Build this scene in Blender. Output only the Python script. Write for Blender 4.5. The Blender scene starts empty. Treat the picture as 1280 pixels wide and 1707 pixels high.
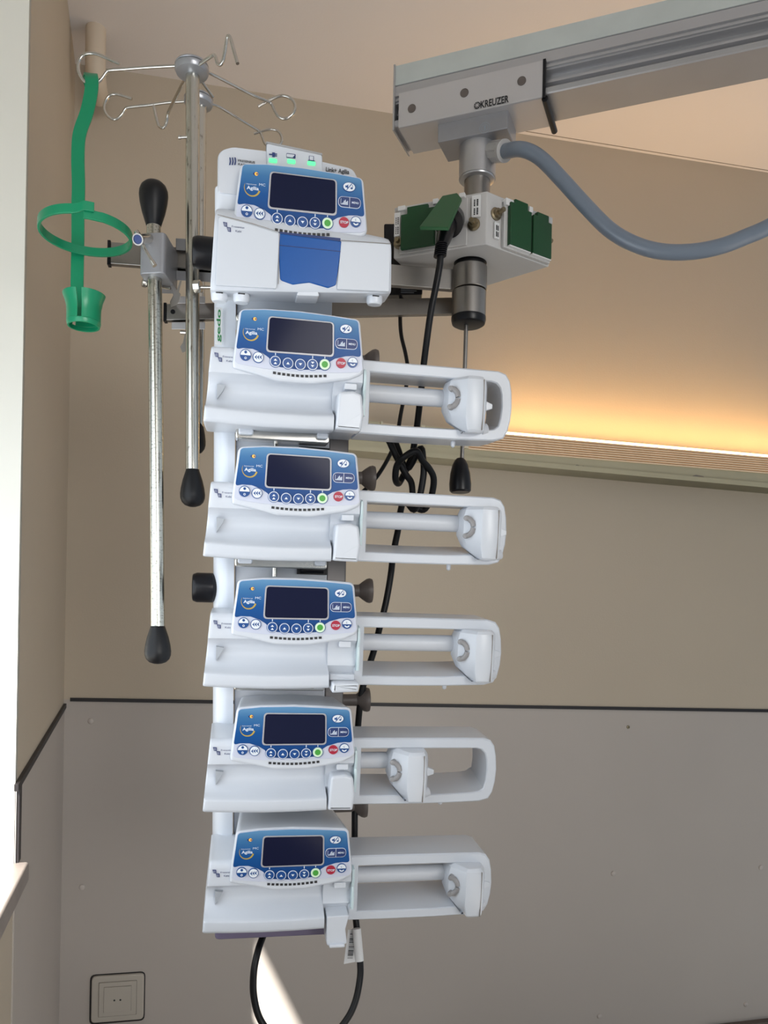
import bpy, bmesh, math, random
from mathutils import Vector, Matrix, Euler
random.seed(7)
R = math.radians
# ---------------------------------------------------------------- camera, world, lights
F, H, CZ = 1387.0, 1060.0, 1.35          # focal length in px, row of the horizon, camera height
RHO = math.atan(0.018)                   # slight roll of the hand-held camera
S = bpy.context.scene
camd = bpy.data.cameras.new('camera'); cam = bpy.data.objects.new('camera', camd)
S.collection.objects.link(cam); S.camera = cam
camd.sensor_fit = 'VERTICAL'; camd.sensor_height = 36.0; camd.sensor_width = 27.0
camd.lens = F / 1707 * 36.0
camd.shift_y = (H - 853.5) / 1707
camd.clip_start = 0.02
cam.location = (0, 0, CZ)
cam.rotation_euler = (Matrix.Rotation(RHO, 4, 'Y').inverted() @ Matrix.Rotation(R(90), 4, 'X')).to_euler()
S.view_settings.view_transform = 'Standard'; S.view_settings.look = 'None'
S.view_settings.gamma = 1.0; S.view_settings.use_curve_mapping = False
S.view_settings.exposure = -0.06
W = bpy.data.worlds.new('world'); S.world = W; W.use_nodes = True
W.node_tree.nodes['Background'].inputs[0].default_value = (0.80, 0.90, 1.0, 1)
W.node_tree.nodes['Background'].inputs[1].default_value = 0.48

def ray(px, py):
    dx, dy = px - 640.0, py - H
    c, s = math.cos(RHO), math.sin(RHO)
    return (dx*c + dy*s)/F, -(-dx*s + dy*c)/F
def at(px, py, Y):
    u, w = ray(px, py); return Vector((u*Y, Y, CZ + w*Y))
def atz(px, py, z):
    u, w = ray(px, py); Y = (z - CZ)/w; return Vector((u*Y, Y, z))
def onp(px, py, P, N):
    u, w = ray(px, py); d = Vector((u, 1, w)); C = Vector((0, 0, CZ))
    return C + d*((P - C).dot(N)/d.dot(N))

# wall planes
TH = R(12.5); WA = Vector((math.cos(TH), math.sin(TH), 0)); WN = Vector((math.sin(TH), -math.cos(TH), 0))
BP = Vector((0, 2.10, 0))                                   # a point of the back wall
def bw(px, py, off=0.0): return onp(px, py, BP + WN*off, WN)
CORN = bw(113, 800); CORN.z = 0
TL = R(16.0); LD = Vector((math.sin(TL), -math.cos(TL), 0))  # left wall, from the corner towards the room
LO = Vector((-math.cos(TL), -math.sin(TL), 0))               # outwards through the left wall
def lw(px, py): return onp(px, py, CORN, LO)
EDGE = lw(31, 1000); EDGE.z = 0
CEIL = bw(640, 187).z
SILLZ = onp(16, 1452, EDGE, LO).z

def light(name, kind, loc, energy, color, **k):
    l = bpy.data.lights.new(name, kind); l.energy = energy; l.color = color
    for a, b in k.items(): setattr(l, a, b)
    o = bpy.data.objects.new(name, l); o.location = loc; S.collection.objects.link(o); return o
# daylight through the window in the left wall
wc = EDGE + LD*0.47 + LO*0.075; wc.z = SILLZ + 0.37
wl = light('window_daylight', 'AREA', wc, 4.0, (0.84, 0.92, 1.0), shape='RECTANGLE', size=0.86, size_y=0.68)
wl.rotation_euler = (-LO*math.cos(R(20))-LD*math.sin(R(20))).to_track_quat('-Z', 'Z').to_euler()
fl = light('room_fill', 'AREA', (1.5, -2.3, 1.75), 4.2, (1.0, 0.97, 0.93), shape='RECTANGLE', size=1.8, size_y=1.2, spread=R(44))  # added fill behind the camera to lift the left of the back wall
fl.rotation_euler = (Vector((-1.05, 2.0, 1.6))-Vector((1.5, -2.3, 1.75))).to_track_quat('-Z', 'Z').to_euler()
# sun, grazing the window reveal
target = bw(425, 1600)
sd = Vector((target.x-EDGE.x, target.y-EDGE.y, 0)); sun_run = sd.length; sd.normalize()
sun_dir = Vector((sd.x, sd.y, -0.86)).normalized()
sl = light('sun', 'SUN', (-2, -3, 4), 16.0, (1.0, 0.97, 0.92), angle=R(0.9))
sl.rotation_euler = sun_dir.to_track_quat('-Z', 'Y').to_euler()
# warm lamp of the bed-head unit is built with the unit

# ---------------------------------------------------------------- materials
def mat(name, col, rough=0.5, metal=0.0, emis=None, es=0.0, noise=None, bump=0.0, bscale=200, spec=0.5, coat=0.0):
    m = bpy.data.materials.new(name); m.use_nodes = True
    nt = m.node_tree; b = nt.nodes['Principled BSDF']
    b.inputs['Base Color'].default_value = (*col, 1); b.inputs['Roughness'].default_value = rough
    b.inputs['Metallic'].default_value = metal; b.inputs['Specular IOR Level'].default_value = spec
    b.inputs['Coat Weight'].default_value = coat
    if emis: b.inputs['Emission Color'].default_value = (*emis, 1); b.inputs['Emission Strength'].default_value = es
    tc = nt.nodes.new('ShaderNodeTexCoord')
    if noise:
        sc, amt = noise
        n = nt.nodes.new('ShaderNodeTexNoise'); n.inputs['Scale'].default_value = sc; n.inputs['Detail'].default_value = 5
        nt.links.new(tc.outputs['Object'], n.inputs['Vector'])
        r = nt.nodes.new('ShaderNodeMixRGB'); r.blend_type = 'MULTIPLY'; r.inputs[0].default_value = 1
        rp = nt.nodes.new('ShaderNodeMapRange'); rp.inputs['To Min'].default_value = 1-amt; rp.inputs['To Max'].default_value = 1+amt
        rp.inputs['From Min'].default_value = .25; rp.inputs['From Max'].default_value = .75
        nt.links.new(n.outputs['Fac'], rp.inputs['Value'])
        r.inputs[1].default_value = (*col, 1); nt.links.new(rp.outputs[0], r.inputs[2])
        nt.links.new(r.outputs[0], b.inputs['Base Color'])
    if bump:
        n2 = nt.nodes.new('ShaderNodeTexNoise'); n2.inputs['Scale'].default_value = bscale; n2.inputs['Detail'].default_value = 3
        nt.links.new(tc.outputs['Object'], n2.inputs['Vector'])
        bp = nt.nodes.new('ShaderNodeBump'); bp.inputs['Strength'].default_value = bump; bp.inputs['Distance'].default_value = 0.002
        nt.links.new(n2.outputs['Fac'], bp.inputs['Height']); nt.links.new(bp.outputs[0], b.inputs['Normal'])
    return m
def scratched(name, col, dark, scale, thr, rough=0.22):
    m = mat(name, col, rough, 1.0); nt = m.node_tree; b = nt.nodes['Principled BSDF']
    tc = nt.nodes.new('ShaderNodeTexCoord'); mp = nt.nodes.new('ShaderNodeMapping'); mp.inputs['Scale'].default_value = scale
    n = nt.nodes.new('ShaderNodeTexNoise'); n.inputs['Scale'].default_value = 1.0; n.inputs['Detail'].default_value = 6; n.inputs['Roughness'].default_value = .7
    cr = nt.nodes.new('ShaderNodeValToRGB'); cr.color_ramp.elements[0].position = thr; cr.color_ramp.elements[0].color = (*dark, 1)
    cr.color_ramp.elements[1].position = thr+.08; cr.color_ramp.elements[1].color = (*col, 1)
    nt.links.new(tc.outputs['Object'], mp.inputs[0]); nt.links.new(mp.outputs[0], n.inputs['Vector'])
    nt.links.new(n.outputs['Fac'], cr.inputs[0]); nt.links.new(cr.outputs[0], b.inputs['Base Color'])
    return m
M = {}
M['wall'] = mat('wall_plaster', (0.545, 0.465, 0.362), 0.85, noise=(2.2, .03), bump=.15, bscale=260)
M['panel'] = mat('wall_panel', (0.49, 0.44, 0.395), 0.55, noise=(3, .03), bump=.05, bscale=90)
M['ceil'] = mat('ceiling_paint', (0.84, 0.80, 0.785), 0.9, noise=(2, .02), bump=.1, bscale=220)
M['reveal'] = mat('reveal_paint', (0.78, 0.77, 0.70), 0.7, noise=(6, .02))
M['cream'] = mat('cream_pipe_paint', (0.66, 0.56, 0.44), 0.6, noise=(12, .03))
M['floor'] = mat('linoleum', (0.46, 0.44, 0.42), 0.4, noise=(8, .1))
M['seam'] = mat('black_joint', (0.012, 0.009, 0.010), 0.5, noise=(40, .2))
M['joint'] = mat('dark_hairline', (0.25, 0.22, 0.19), 0.8, noise=(40, .2))
M['brown'] = mat('brown_bumper', (0.12, 0.085, 0.07), 0.6, noise=(10, .1))
M['sill'] = mat('stone_sill', (0.27, 0.23, 0.205), 0.4, noise=(30, .14), bump=.1)
M['unit'] = mat('olive_cream_enamel', (0.47, 0.43, 0.29), 0.4, noise=(8, .05))
M['unit2'] = mat('cream_end_cap', (0.62, 0.57, 0.42), 0.4, noise=(8, .04))
M['grille'] = mat('grille_plastic', (0.62, 0.54, 0.42), 0.4, noise=(20, .04))
M['ribs_lit'] = mat('lit_diffuser_rib', (0.70, 0.58, 0.42), 0.4, emis=(1.0, 0.58, 0.30), es=.14, noise=(20, .04))
M['gap'] = mat('grille_gap', (0.05, 0.035, 0.025), 0.7, noise=(20, .1))
M['tubelamp'] = mat('lamp_tube', (1, .85, .6), 0.4, emis=(1.0, 0.66, 0.30), es=9.0)
M['white'] = mat('white_abs', (0.62, 0.65, 0.70), 0.33, noise=(9, .012), bump=.03, bscale=900)
M['white2'] = mat('white_abs_smooth', (0.67, 0.70, 0.75), 0.28, noise=(9, .01))
M['pale'] = mat('pale_grey_abs', (0.60, 0.62, 0.66), 0.38, noise=(9, .015))
M['notch'] = mat('recess_grey', (0.38, 0.40, 0.43), 0.45, noise=(9, .02))
M['grey'] = mat('grey_abs', (0.34, 0.34, 0.345), 0.4, noise=(9, .03))
M['hook'] = mat('claw_grey', (0.30, 0.29, 0.29), 0.35, noise=(60, .06))
M['taupe'] = mat('taupe_knob', (0.115, 0.095, 0.085), 0.45, noise=(60, .08), bump=.05)
M['darkch'] = mat('channel_grey', (0.20, 0.185, 0.18), 0.42, .6, noise=(9, .04))
M['violet'] = mat('violet_grey_base', (0.155, 0.13, 0.21), 0.45, noise=(12, .04))
M['cyan'] = mat('pale_aqua_plate', (0.60, 0.72, 0.74), 0.3, noise=(12, .02))
M['black'] = mat('black_plastic', (0.006, 0.006, 0.008), 0.30, noise=(60, .1), spec=.32)
M['blackm'] = mat('black_rubber', (0.006, 0.006, 0.007), 0.42, noise=(120, .15), spec=.3)
M['steel'] = mat('polished_steel', (0.62, 0.60, 0.56), 0.16, 1.0, noise=(60, .05))
M['brush'] = mat('brushed_steel', (0.33, 0.31, 0.29), 0.34, 1.0, noise=(25, .08), bump=.04, bscale=400)
M['bronze'] = mat('dull_brass', (0.28, 0.23, 0.15), 0.35, 1.0, noise=(80, .2))
M['alu'] = mat('anodised_alu', (0.50, 0.50, 0.515), 0.36, .75, noise=(12, .04), bump=.03, bscale=500)
M['alu2'] = mat('pale_alu', (0.56, 0.60, 0.58), 0.5, .35, noise=(14, .08))
M['alucov'] = mat('alu_cover', (0.58, 0.565, 0.57), 0.40, .55, noise=(14, .02))
M['cast'] = mat('grey_cast', (0.30, 0.30, 0.315), 0.36, .35, noise=(30, .05), bump=.05)
M['hub'] = mat('silver_paint', (0.42, 0.43, 0.46), 0.3, .6, noise=(40, .03))
M['pole'] = scratched('scratched_chrome', (0.55, 0.54, 0.48), (0.30, 0.29, 0.25), (220, 220, 420), .38)
M['pole2'] = scratched('chrome_light_wear', (0.60, 0.59, 0.54), (0.30, 0.28, 0.24), (200, 200, 60), .34)
M['green'] = mat('green_polymer', (0.004, 0.225, 0.10), 0.30, noise=(20, .04))
M['flap'] = mat('dark_green_flap', (0.004, 0.055, 0.015), 0.42, noise=(20, .05), bump=.03)
M['flap2'] = mat('green_flap_open', (0.008, 0.085, 0.022), 0.42, noise=(20, .05))
M['blue'] = mat('blue_plastic', (0.004, 0.085, 0.34), 0.25, noise=(14, .05), spec=.35)
M['navy'] = mat('navy_print', (0.008, 0.030, 0.145), 0.4, noise=(50, .02))
M['print'] = mat('dark_blue_print', (0.03, 0.045, 0.15), 0.5, noise=(50, .02))
M['key'] = mat('key_blue', (0.006, 0.065, 0.25), 0.3, noise=(50, .02))
M['lilac'] = mat('lilac_white_foil', (0.60, 0.63, 0.74), 0.3, noise=(20, .01))
M['keyw'] = mat('key_white', (0.80, 0.84, 0.88), 0.3, noise=(20, .01))
M['textw'] = mat('white_print', (0.72, 0.80, 0.90), 0.4, noise=(20, .01))
M['screen'] = mat('lcd_glass', (0.008, 0.010, 0.034), 0.10, noise=(6, .1), spec=.22)
M['bezel'] = mat('bezel_grey', (0.45, 0.44, 0.46), 0.3, .2, noise=(20, .02))
M['red'] = mat('key_red', (0.42, 0.006, 0.035), 0.35, noise=(20, .02))
M['gkey'] = mat('key_green', (0.06, 0.36, 0.04), 0.35, noise=(20, .02))
M['gring'] = mat('pale_green_ring', (0.72, 0.90, 0.66), 0.35, noise=(20, .02))
M['gold'] = mat('gold_print', (0.48, 0.34, 0.055), 0.35, noise=(20, .03))
M['orange'] = mat('orange_light', (0.8, .4, .05), 0.3, emis=(1.0, .45, .06), es=.5)
M['led'] = mat('green_indicator', (0.1, .9, .3), 0.3, emis=(0.12, 1.0, 0.34), es=.9)
M['hose'] = mat('blue_grey_hose', (0.165, 0.20, 0.25), 0.34, noise=(20, .04), coat=.2)
M['gland'] = mat('gland_grey', (0.42, 0.41, 0.40), 0.4, noise=(20, .03))
M['ivory'] = mat('socket_grey', (0.52, 0.51, 0.50), 0.4, noise=(14, .03))
M['sock'] = mat('outlet_cream', (0.50, 0.455, 0.39), 0.35, noise=(14, .03))
M['paper'] = mat('label_paper', (0.72, 0.72, 0.72), 0.5, noise=(30, .03))
M['ink'] = mat('label_ink', (0.02, 0.02, 0.022), 0.5, noise=(30, .05))
M['faint'] = mat('engraved_mark', (0.30, 0.34, 0.40), 0.4, .3, noise=(30, .05))
M['sgreen'] = mat('sticker_green', (0.02, 0.22, 0.06), 0.5, noise=(30, .03))
M['cap'] = mat('screw_cap_plastic', (0.56, 0.50, 0.455), 0.4, noise=(30, .03))
def blue_foil():
    m = mat('blue_gradient_foil', (0.02, .12, .38), 0.32, spec=.3); nt = m.node_tree; b = nt.nodes['Principled BSDF']
    tc = nt.nodes.new('ShaderNodeTexCoord'); sp = nt.nodes.new('ShaderNodeSeparateXYZ'); mr = nt.nodes.new('ShaderNodeMapRange')
    cr = nt.nodes.new('ShaderNodeValToRGB')
    nt.links.new(tc.outputs['Generated'], sp.inputs[0]); nt.links.new(sp.outputs['Z'], cr.inputs[0])
    e = cr.color_ramp.elements; e[0].position = .12; e[0].color = (0.002, .048, .20, 1); e[1].position = 1.0; e[1].color = (.125, .29, .48, 1)
    x = e.new(.5); x.color = (.004, .080, .28, 1); x = e.new(.8); x.color = (.045, .165, .36, 1)
    nt.links.new(cr.outputs[0], b.inputs['Base Color']); return m
M['foil'] = blue_foil()
def glass():
    m = bpy.data.materials.new('window_glass'); m.use_nodes = True; nt = m.node_tree; nt.nodes.clear()
    o = nt.nodes.new('ShaderNodeOutputMaterial'); t = nt.nodes.new('ShaderNodeBsdfTransparent'); g = nt.nodes.new('ShaderNodeBsdfGlossy')
    g.inputs['Roughness'].default_value = .02; mx = nt.nodes.new('ShaderNodeMixShader'); mx.inputs[0].default_value = .06
    nt.links.new(t.outputs[0], mx.inputs[1]); nt.links.new(g.outputs[0], mx.inputs[2]); nt.links.new(mx.outputs[0], o.inputs[0]); return m
M['glass'] = glass()

# ---------------------------------------------------------------- mesh helpers
_txt = {}
def text_geo(s, bold=False):
    if (s, bold) in _txt: return _txt[(s, bold)]
    c = bpy.data.curves.new('t', 'FONT'); c.body = s; c.size = 1.0; c.align_x = 'LEFT'; c.resolution_u = 3
    if bold: c.offset = 0.022
    o = bpy.data.objects.new('t', c); me = bpy.data.meshes.new_from_object(o)
    vs = [(v.co.x, v.co.y) for v in me.vertices]; fs = [tuple(p.vertices) for p in me.polygons]
    bpy.data.objects.remove(o); bpy.data.meshes.remove(me); bpy.data.curves.remove(c)
    x0 = min(v[0] for v in vs); x1 = max(v[0] for v in vs); y0 = min(v[1] for v in vs); y1 = max(v[1] for v in vs)
    _txt[(s, bold)] = (vs, fs, x0, x1, y0, y1); return _txt[(s, bold)]
def smooth_path(pts, k=6, closed=False):
    P = [Vector(p) for p in pts]; n = len(P); out = []
    rng = range(n) if closed else range(n-1)
    for i in rng:
        if closed: a, b, c, d = P[i-1], P[i], P[(i+1) % n], P[(i+2) % n]
        else: a = P[i-1] if i > 0 else P[0]*2-P[1]; b = P[i]; c = P[i+1]; d = P[i+2] if i+2 < n else P[-1]*2-P[-2]
        for j in range(k):
            t = j/k
            out.append(.5*((2*b)+(c-a)*t+(2*a-5*b+4*c-d)*t*t+(3*b-a-3*c+d)*t**3))
    if not closed: out.append(P[-1].copy())
    return out
def rpoly(pts, r, seg=5):
    out = []; n = len(pts)
    for i in range(n):
        p = Vector(pts[i][:2]); rr = pts[i][2] if len(pts[i]) > 2 else r
        a = Vector(pts[i-1][:2])-p; b = Vector(pts[(i+1) % n][:2])-p
        la, lb = a.length, b.length
        if rr <= 0: out.append((p.x, p.y)); continue
        a.normalize(); b.normalize(); ang = a.angle(b); d = min(rr/max(math.tan(ang/2), .05), la*.49, lb*.49)
        A = p+a*d; B = p+b*d
        for j in range(seg+1):
            t = j/seg; q = A*(1-t)**2 + p*2*t*(1-t) + B*t*t; out.append((q.x, q.y))
    return out
def rrect(cx, cz, w, h, r, seg=4): return rpoly([(cx-w/2, cz-h/2), (cx+w/2, cz-h/2), (cx+w/2, cz+h/2), (cx-w/2, cz+h/2)], r, seg)
def ell(cx, cz, rx, rz, n=28, a0=0, a1=360):
    full = abs(a1-a0) >= 360
    return [(cx+rx*math.cos(R(a0+(a1-a0)*i/(n if full else n-1))), cz+rz*math.sin(R(a0+(a1-a0)*i/(n if full else n-1)))) for i in range(n)]
class MB:
    def __init__(s): s.v = []; s.f = []; s.m = []; s.mats = []; s.T = Matrix.Identity(4); s.flat = set()
    def mi(s, m):
        if m not in s.mats: s.mats.append(m)
        return s.mats.index(m)
    def add(s, vs, fs, m):
        o = len(s.v); k = s.mi(m)
        s.v += [s.T @ Vector(v) for v in vs]
        for f in fs: s.f.append([o+i for i in f]); s.m.append(k)
        return s
    def box(s, c, d, m, rot=None):
        x, y, z = d[0]/2, d[1]/2, d[2]/2; Rm = rot or Matrix.Identity(3); c = Vector(c)
        vs = [c+Rm@Vector(p) for p in [(-x,-y,-z),(x,-y,-z),(x,y,-z),(-x,y,-z),(-x,-y,z),(x,-y,z),(x,y,z),(-x,y,z)]]
        return s.add(vs, [(0,3,2,1),(4,5,6,7),(0,1,5,4),(1,2,6,5),(2,3,7,6),(3,0,4,7)], m)
    def loft(s, loops, m, caps=True, closed=False):
        n = len(loops[0]); vs = [p for l in loops for p in l]; fs = []; L = len(loops)
        for i in range(L if closed else L-1):
            a = i*n; b = ((i+1) % L)*n
            for j in range(n): k = (j+1) % n; fs.append((a+j, a+k, b+k, b+j))
        if caps and not closed: fs.append(tuple(reversed(range(n)))); fs.append(tuple((L-1)*n+j for j in range(n)))
        return s.add(vs, fs, m)
    def prism(s, ol, y0, y1, m, round_=0.0, back=None):
        """outline in x-z, front at y0 (towards the viewer), back at y1; round_ softens the front rim"""
        cx = sum(p[0] for p in ol)/len(ol); cz = sum(p[1] for p in ol)/len(ol)
        def sh(d):
            out = []; n = len(ol); area = sum(ol[i][0]*ol[(i+1) % n][1]-ol[(i+1) % n][0]*ol[i][1] for i in range(n)); sg = 1 if area > 0 else -1
            for i in range(n):
                a = Vector(ol[i])-Vector(ol[i-1]); b = Vector(ol[(i+1) % n])-Vector(ol[i])
                if a.length < 1e-9: a = b
                if b.length < 1e-9: b = a
                t = (a.normalized()+b.normalized())
                if t.length < 1e-6: t = a
                t.normalize(); nrm = Vector((-t.y, t.x))*sg
                out.append((ol[i][0]+nrm.x*d, ol[i][1]+nrm.y*d))
            return out
        loops = []
        if round_:
            for q in range(5):
                an = q/4*math.pi/2
                loops.append([(x, y0+round_*(1-math.sin(an)), z) for x, z in sh(round_*(1-math.cos(an)))][:])
            loops.reverse()   # an=90 first
            loops = [[(x, y0+round_*(1-math.cos(q/4*math.pi/2)), z) for x, z in sh(round_*(1-math.sin(q/4*math.pi/2)))] for q in range(5)]
        else: loops.append([(x, y0, z) for x, z in ol])
        if back:
            loops.append([(cx+(x-cx)*back[0]+0, y1, cz+(z-cz)*back[1]+back[2]) for x, z in ol])
        else: loops.append([(x, y1, z) for x, z in ol])
        return s.loft(loops, m)
    def zprism(s, ol, z0, z1, m): return s.loft([[(x, y, z0) for x, y in ol], [(x, y, z1) for x, y in ol]], m)
    def face(s, ol, y, m): return s.add([(x, y, z) for x, z in ol], [tuple(range(len(ol)))], m)
    def ring(s, o, i, y0, y1, m, ib=(0, 0)):
        """closed frame between two outlines of equal count"""
        n = len(o); vs = [(x, y0, z) for x, z in o]+[(x, y0, z) for x, z in i]+[(x, y1, z) for x, z in i]+[(x, y1, z) for x, z in o]
        fs = []
        for j in range(n):
            k = (j+1) % n
            for a in range(4): b = (a+1) % 4; fs.append((a*n+j, a*n+k, b*n+k, b*n+j))
        return s.add(vs, fs, m)
    def strip(s, pts_o, pts_i, y, m):
        n = len(pts_o); return s.add([(x, y, z) for x, z in pts_o]+[(x, y, z) for x, z in pts_i], [(j, j+1, n+j+1, n+j) for j in range(n-1)], m)
    def tube(s, pts, r, m, n=12, smooth=0, closed=False):
        P = smooth_path(pts, smooth, closed) if smooth else [Vector(p) for p in pts]
        rr = r if isinstance(r, (list, tuple)) else [r]*len(P); L = len(P); loops = []; prev = None
        for i in range(L):
            t = (P[(i+1) % L]-P[i-1]) if closed or 0 < i < L-1 else (P[1]-P[0] if i == 0 else P[-1]-P[-2]); t.normalize()
            if prev is None: prev = t.orthogonal().normalized()
            prev = (prev-t*prev.dot(t)).normalized(); b = t.cross(prev)
            loops.append([P[i]+(prev*math.cos(2*math.pi*j/n)+b*math.sin(2*math.pi*j/n))*rr[i] for j in range(n)])
        return s.loft(loops, m, caps=True, closed=closed)
    def lathe(s, prof, origin, axis, m, n=28):
        ax = Vector(axis).normalized(); u = ax.orthogonal().normalized(); w = ax.cross(u); o = Vector(origin)
        return s.loft([[o+ax*h+(u*math.cos(2*math.pi*j/n)+w*math.sin(2*math.pi*j/n))*max(r, 1e-5) for j in range(n)] for r, h in prof], m)
    def text(s, st, x, z, h, y, m, width=None, bold=False, origin=None, ex=None, ez=None):
        """text at local x,z (left, baseline); h = cap height; or in a frame origin/ex/ez"""
        vs, fs, x0, x1, y0, y1 = text_geo(st, bold); k = h/0.7; kx = (width/(x1-x0)) if width else k
        if origin is not None: P = [Vector(origin)+Vector(ex)*((a-x0)*kx+x)+Vector(ez)*(b*k+z) for a, b in vs]
        else: P = [(x+(a-x0)*kx, y, z+b*k) for a, b in vs]
        return s.add(P, fs, m)
    def build(s, name, parent=None, world=False, bevel=0.0, seg=2, ang=35, label=None, smooth=True):
        me = bpy.data.meshes.new(name)
        vs = s.v
        if world and parent is not None: Mi = MW[parent.name].inverted(); vs = [Mi @ v for v in vs]
        me.from_pydata([tuple(v) for v in vs], [], s.f)
        for k in s.mats: me.materials.append(M[k])
        me.polygons.foreach_set('material_index', s.m)
        bm = bmesh.new(); bm.from_mesh(me); bmesh.ops.remove_doubles(bm, verts=bm.verts, dist=1e-6) if False else None
        bmesh.ops.recalc_face_normals(bm, faces=bm.faces); bm.to_mesh(me); bm.free()
        if smooth:
            wn = True; me.polygons.foreach_set('use_smooth', [True]*len(me.polygons)); me.set_sharp_from_angle(angle=R(ang))
        o = bpy.data.objects.new(name, me); S.collection.objects.link(o)
        if parent is not None: o.parent = parent; MW[o.name] = MW[parent.name]
        else: MW[o.name] = Matrix.Identity(4)
        if bevel:
            b = o.modifiers.new('soft_edges', 'BEVEL'); b.width = bevel; b.segments = seg; b.limit_method = 'ANGLE'; b.angle_limit = R(40); b.harden_normals = True
        elif smooth:
            w = o.modifiers.new('weighted_normals', 'WEIGHTED_NORMAL'); w.keep_sharp = True; w.weight = 90
        if label: o['label'] = label
        return o
MW = {}
def thing(name, label, cat, loc=(0, 0, 0), rot=None, group=None):
    o = bpy.data.objects.new(name, None); S.collection.objects.link(o); o.empty_display_size = .03
    m = Matrix.Translation(Vector(loc)) @ (rot.to_4x4() if rot is not None else Matrix.Identity(4))
    o.matrix_world = m; o.location = Vector(loc)
    if rot is not None: o.rotation_euler = rot.to_euler()
    MW[o.name] = m; o['label'] = label; o['category'] = cat
    if group: o['group'] = group
    return o
def tag(o, label, cat, group=None):
    o['label'] = label; o['category'] = cat
    if group: o['group'] = group
    return o
def struct(o): o['kind'] = 'structure'; return o

# ---------------------------------------------------------------- room
def slab(pts, thick, m, name, nrm=None):
    """polygon slab: pts on the visible face, pushed back along nrm"""
    b = MB(); n = len(pts); q = [Vector(p) for p in pts]; d = Vector(nrm)*thick
    b.loft([q, [p+d for p in q]], m); return struct(b.build(name, smooth=False))
def bwp(px, z): p = bw(px, 1000); return Vector((p.x, p.y, z))
trimL = bw(117, 1166); trimR = bw(1290, 1185)
def trim_z(px): t = (px-117)/(1290-117.); return trimL.z+(trimR.z-trimL.z)*t
RX = 1500
cR = bwp(RX, 0)
tz_l, tz_r = trim_z(113), trim_z(RX)
tz_l = bw(113, 1166).z; tz_r = trimL.z+(trimR.z-trimL.z)*((cR-trimL).dot(WA)/(trimR-trimL).dot(WA))
slab([CORN+Vector((0,0,tz_l)), cR+Vector((0,0,tz_r)), cR+Vector((0,0,CEIL+.02)), CORN+Vector((0,0,CEIL+.02))], .12, 'wall', 'wall_back', -WN)
slab([CORN, cR, cR+Vector((0,0,tz_r-.0)), CORN+Vector((0,0,tz_l))], .12, 'panel', 'wall_back_lower', -WN)
# black joint on the back wall
def seamstrip(p0, p1, w, nrm, name, m='seam', dep=.003):
    b = MB(); d = (p1-p0).normalized(); up = d.cross(Vector(nrm)).normalized()*w/2; nn = Vector(nrm)*dep
    b.loft([[p0+up+nn, p0-up+nn, p0-up-nn, p0+up-nn], [p1+up+nn, p1-up+nn, p1-up-nn, p1+up-nn]], m); return struct(b.build(name, smooth=False))
seamstrip(trimL, cR+Vector((0,0,tz_r)), .0085, WN, 'trim_1')
# ceiling and floor
A = CORN+Vector((0,0,CEIL)); Bc = cR+Vector((0,0,CEIL))
slab([A+LO*.3-WN*.12, Bc-WN*.12, Bc+WN*3.4, A+LD*3.4+LO*.3], .1, 'ceil', 'ceiling', (0,0,1))
slab([CORN+LO*.3-WN*.14, cR-WN*.14, cR+WN*3.4, CORN+LD*3.4+LO*.3], .1, 'floor', 'floor', (0,0,-1))
# hairline joint in the ceiling, parallel to the back wall
j0 = atz(872, 218, CEIL); j1 = atz(1280, 284, CEIL)
seamstrip(j0, j1+(j1-j0)*.4, .0022, (0,0,-1), 'trim_2', 'joint', .0006)
# left wall: solid strip up to the window, with parts below and above the opening
HEADZ = CEIL-.02; W2 = 1.82
gt = lw(107, 1175); ge = onp(19, 1321, EDGE, LO)
b = MB(); b.loft([[CORN, EDGE, EDGE+Vector((0,0,CEIL)), CORN+Vector((0,0,CEIL))], [p+LO*.02 for p in [CORN, EDGE, EDGE+Vector((0,0,CEIL)), CORN+Vector((0,0,CEIL))]]], 'wall')
struct(b.build('wall_left', smooth=False))
# lower panelling of the left wall
lp = [CORN+LO*-.002, EDGE+LO*-.002, Vector((EDGE.x, EDGE.y, ge.z))+LO*-.002, Vector((CORN.x, CORN.y, gt.z))+LO*-.002]
b = MB(); b.loft([lp, [p+LO*.004 for p in lp]], 'panel'); struct(b.build('wall_left_panel', smooth=False))
seamstrip(gt-LO*.003, ge-LO*.003+(gt-ge)*.03, .010, -LO, 'trim_3')
e0 = Vector((EDGE.x, EDGE.y, ge.z))-LO*.003-LD*.014; seamstrip(e0, Vector((e0.x, e0.y, SILLZ)), .024, -LO, 'trim_4')
# reveal (its face looks into the window opening)
b = MB(); Z = Vector((0,0,1))
rv = [p+LD*.0015 for p in (EDGE, EDGE+LO*.30, EDGE+LO*.30+Z*CEIL, EDGE+Z*CEIL)]
b.loft([rv, [p-LD*.02 for p in rv]], 'reveal'); struct(b.build('wall_reveal', smooth=False))
def lbox(a0, a1, o0, o1, z0, z1, m, name, mb=None, **k):
    """box along the left wall: a = metres from the window edge towards the room, o = outwards"""
    bb = mb or MB(); q = [EDGE+LD*a+LO*o for a, o in ((a0,o0),(a1,o0),(a1,o1),(a0,o1))]
    bb.loft([[p+Z*z0 for p in q], [p+Z*z1 for p in q]], m)
    return bb if mb else struct(bb.build(name, smooth=False, **k))
lbox(0, W2+1.3, 0, .30, 0, SILLZ-.03, 'wall', 'wall_left_below_window')
lbox(W2, W2+1.3, 0, .30, SILLZ-.03, CEIL, 'wall', 'wall_left_near')
lbox(-.008, W2+.02, -.020, .28, SILLZ-.030, SILLZ, 'sill', 'window_sill', bevel=.004)
wf = MB()
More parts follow.
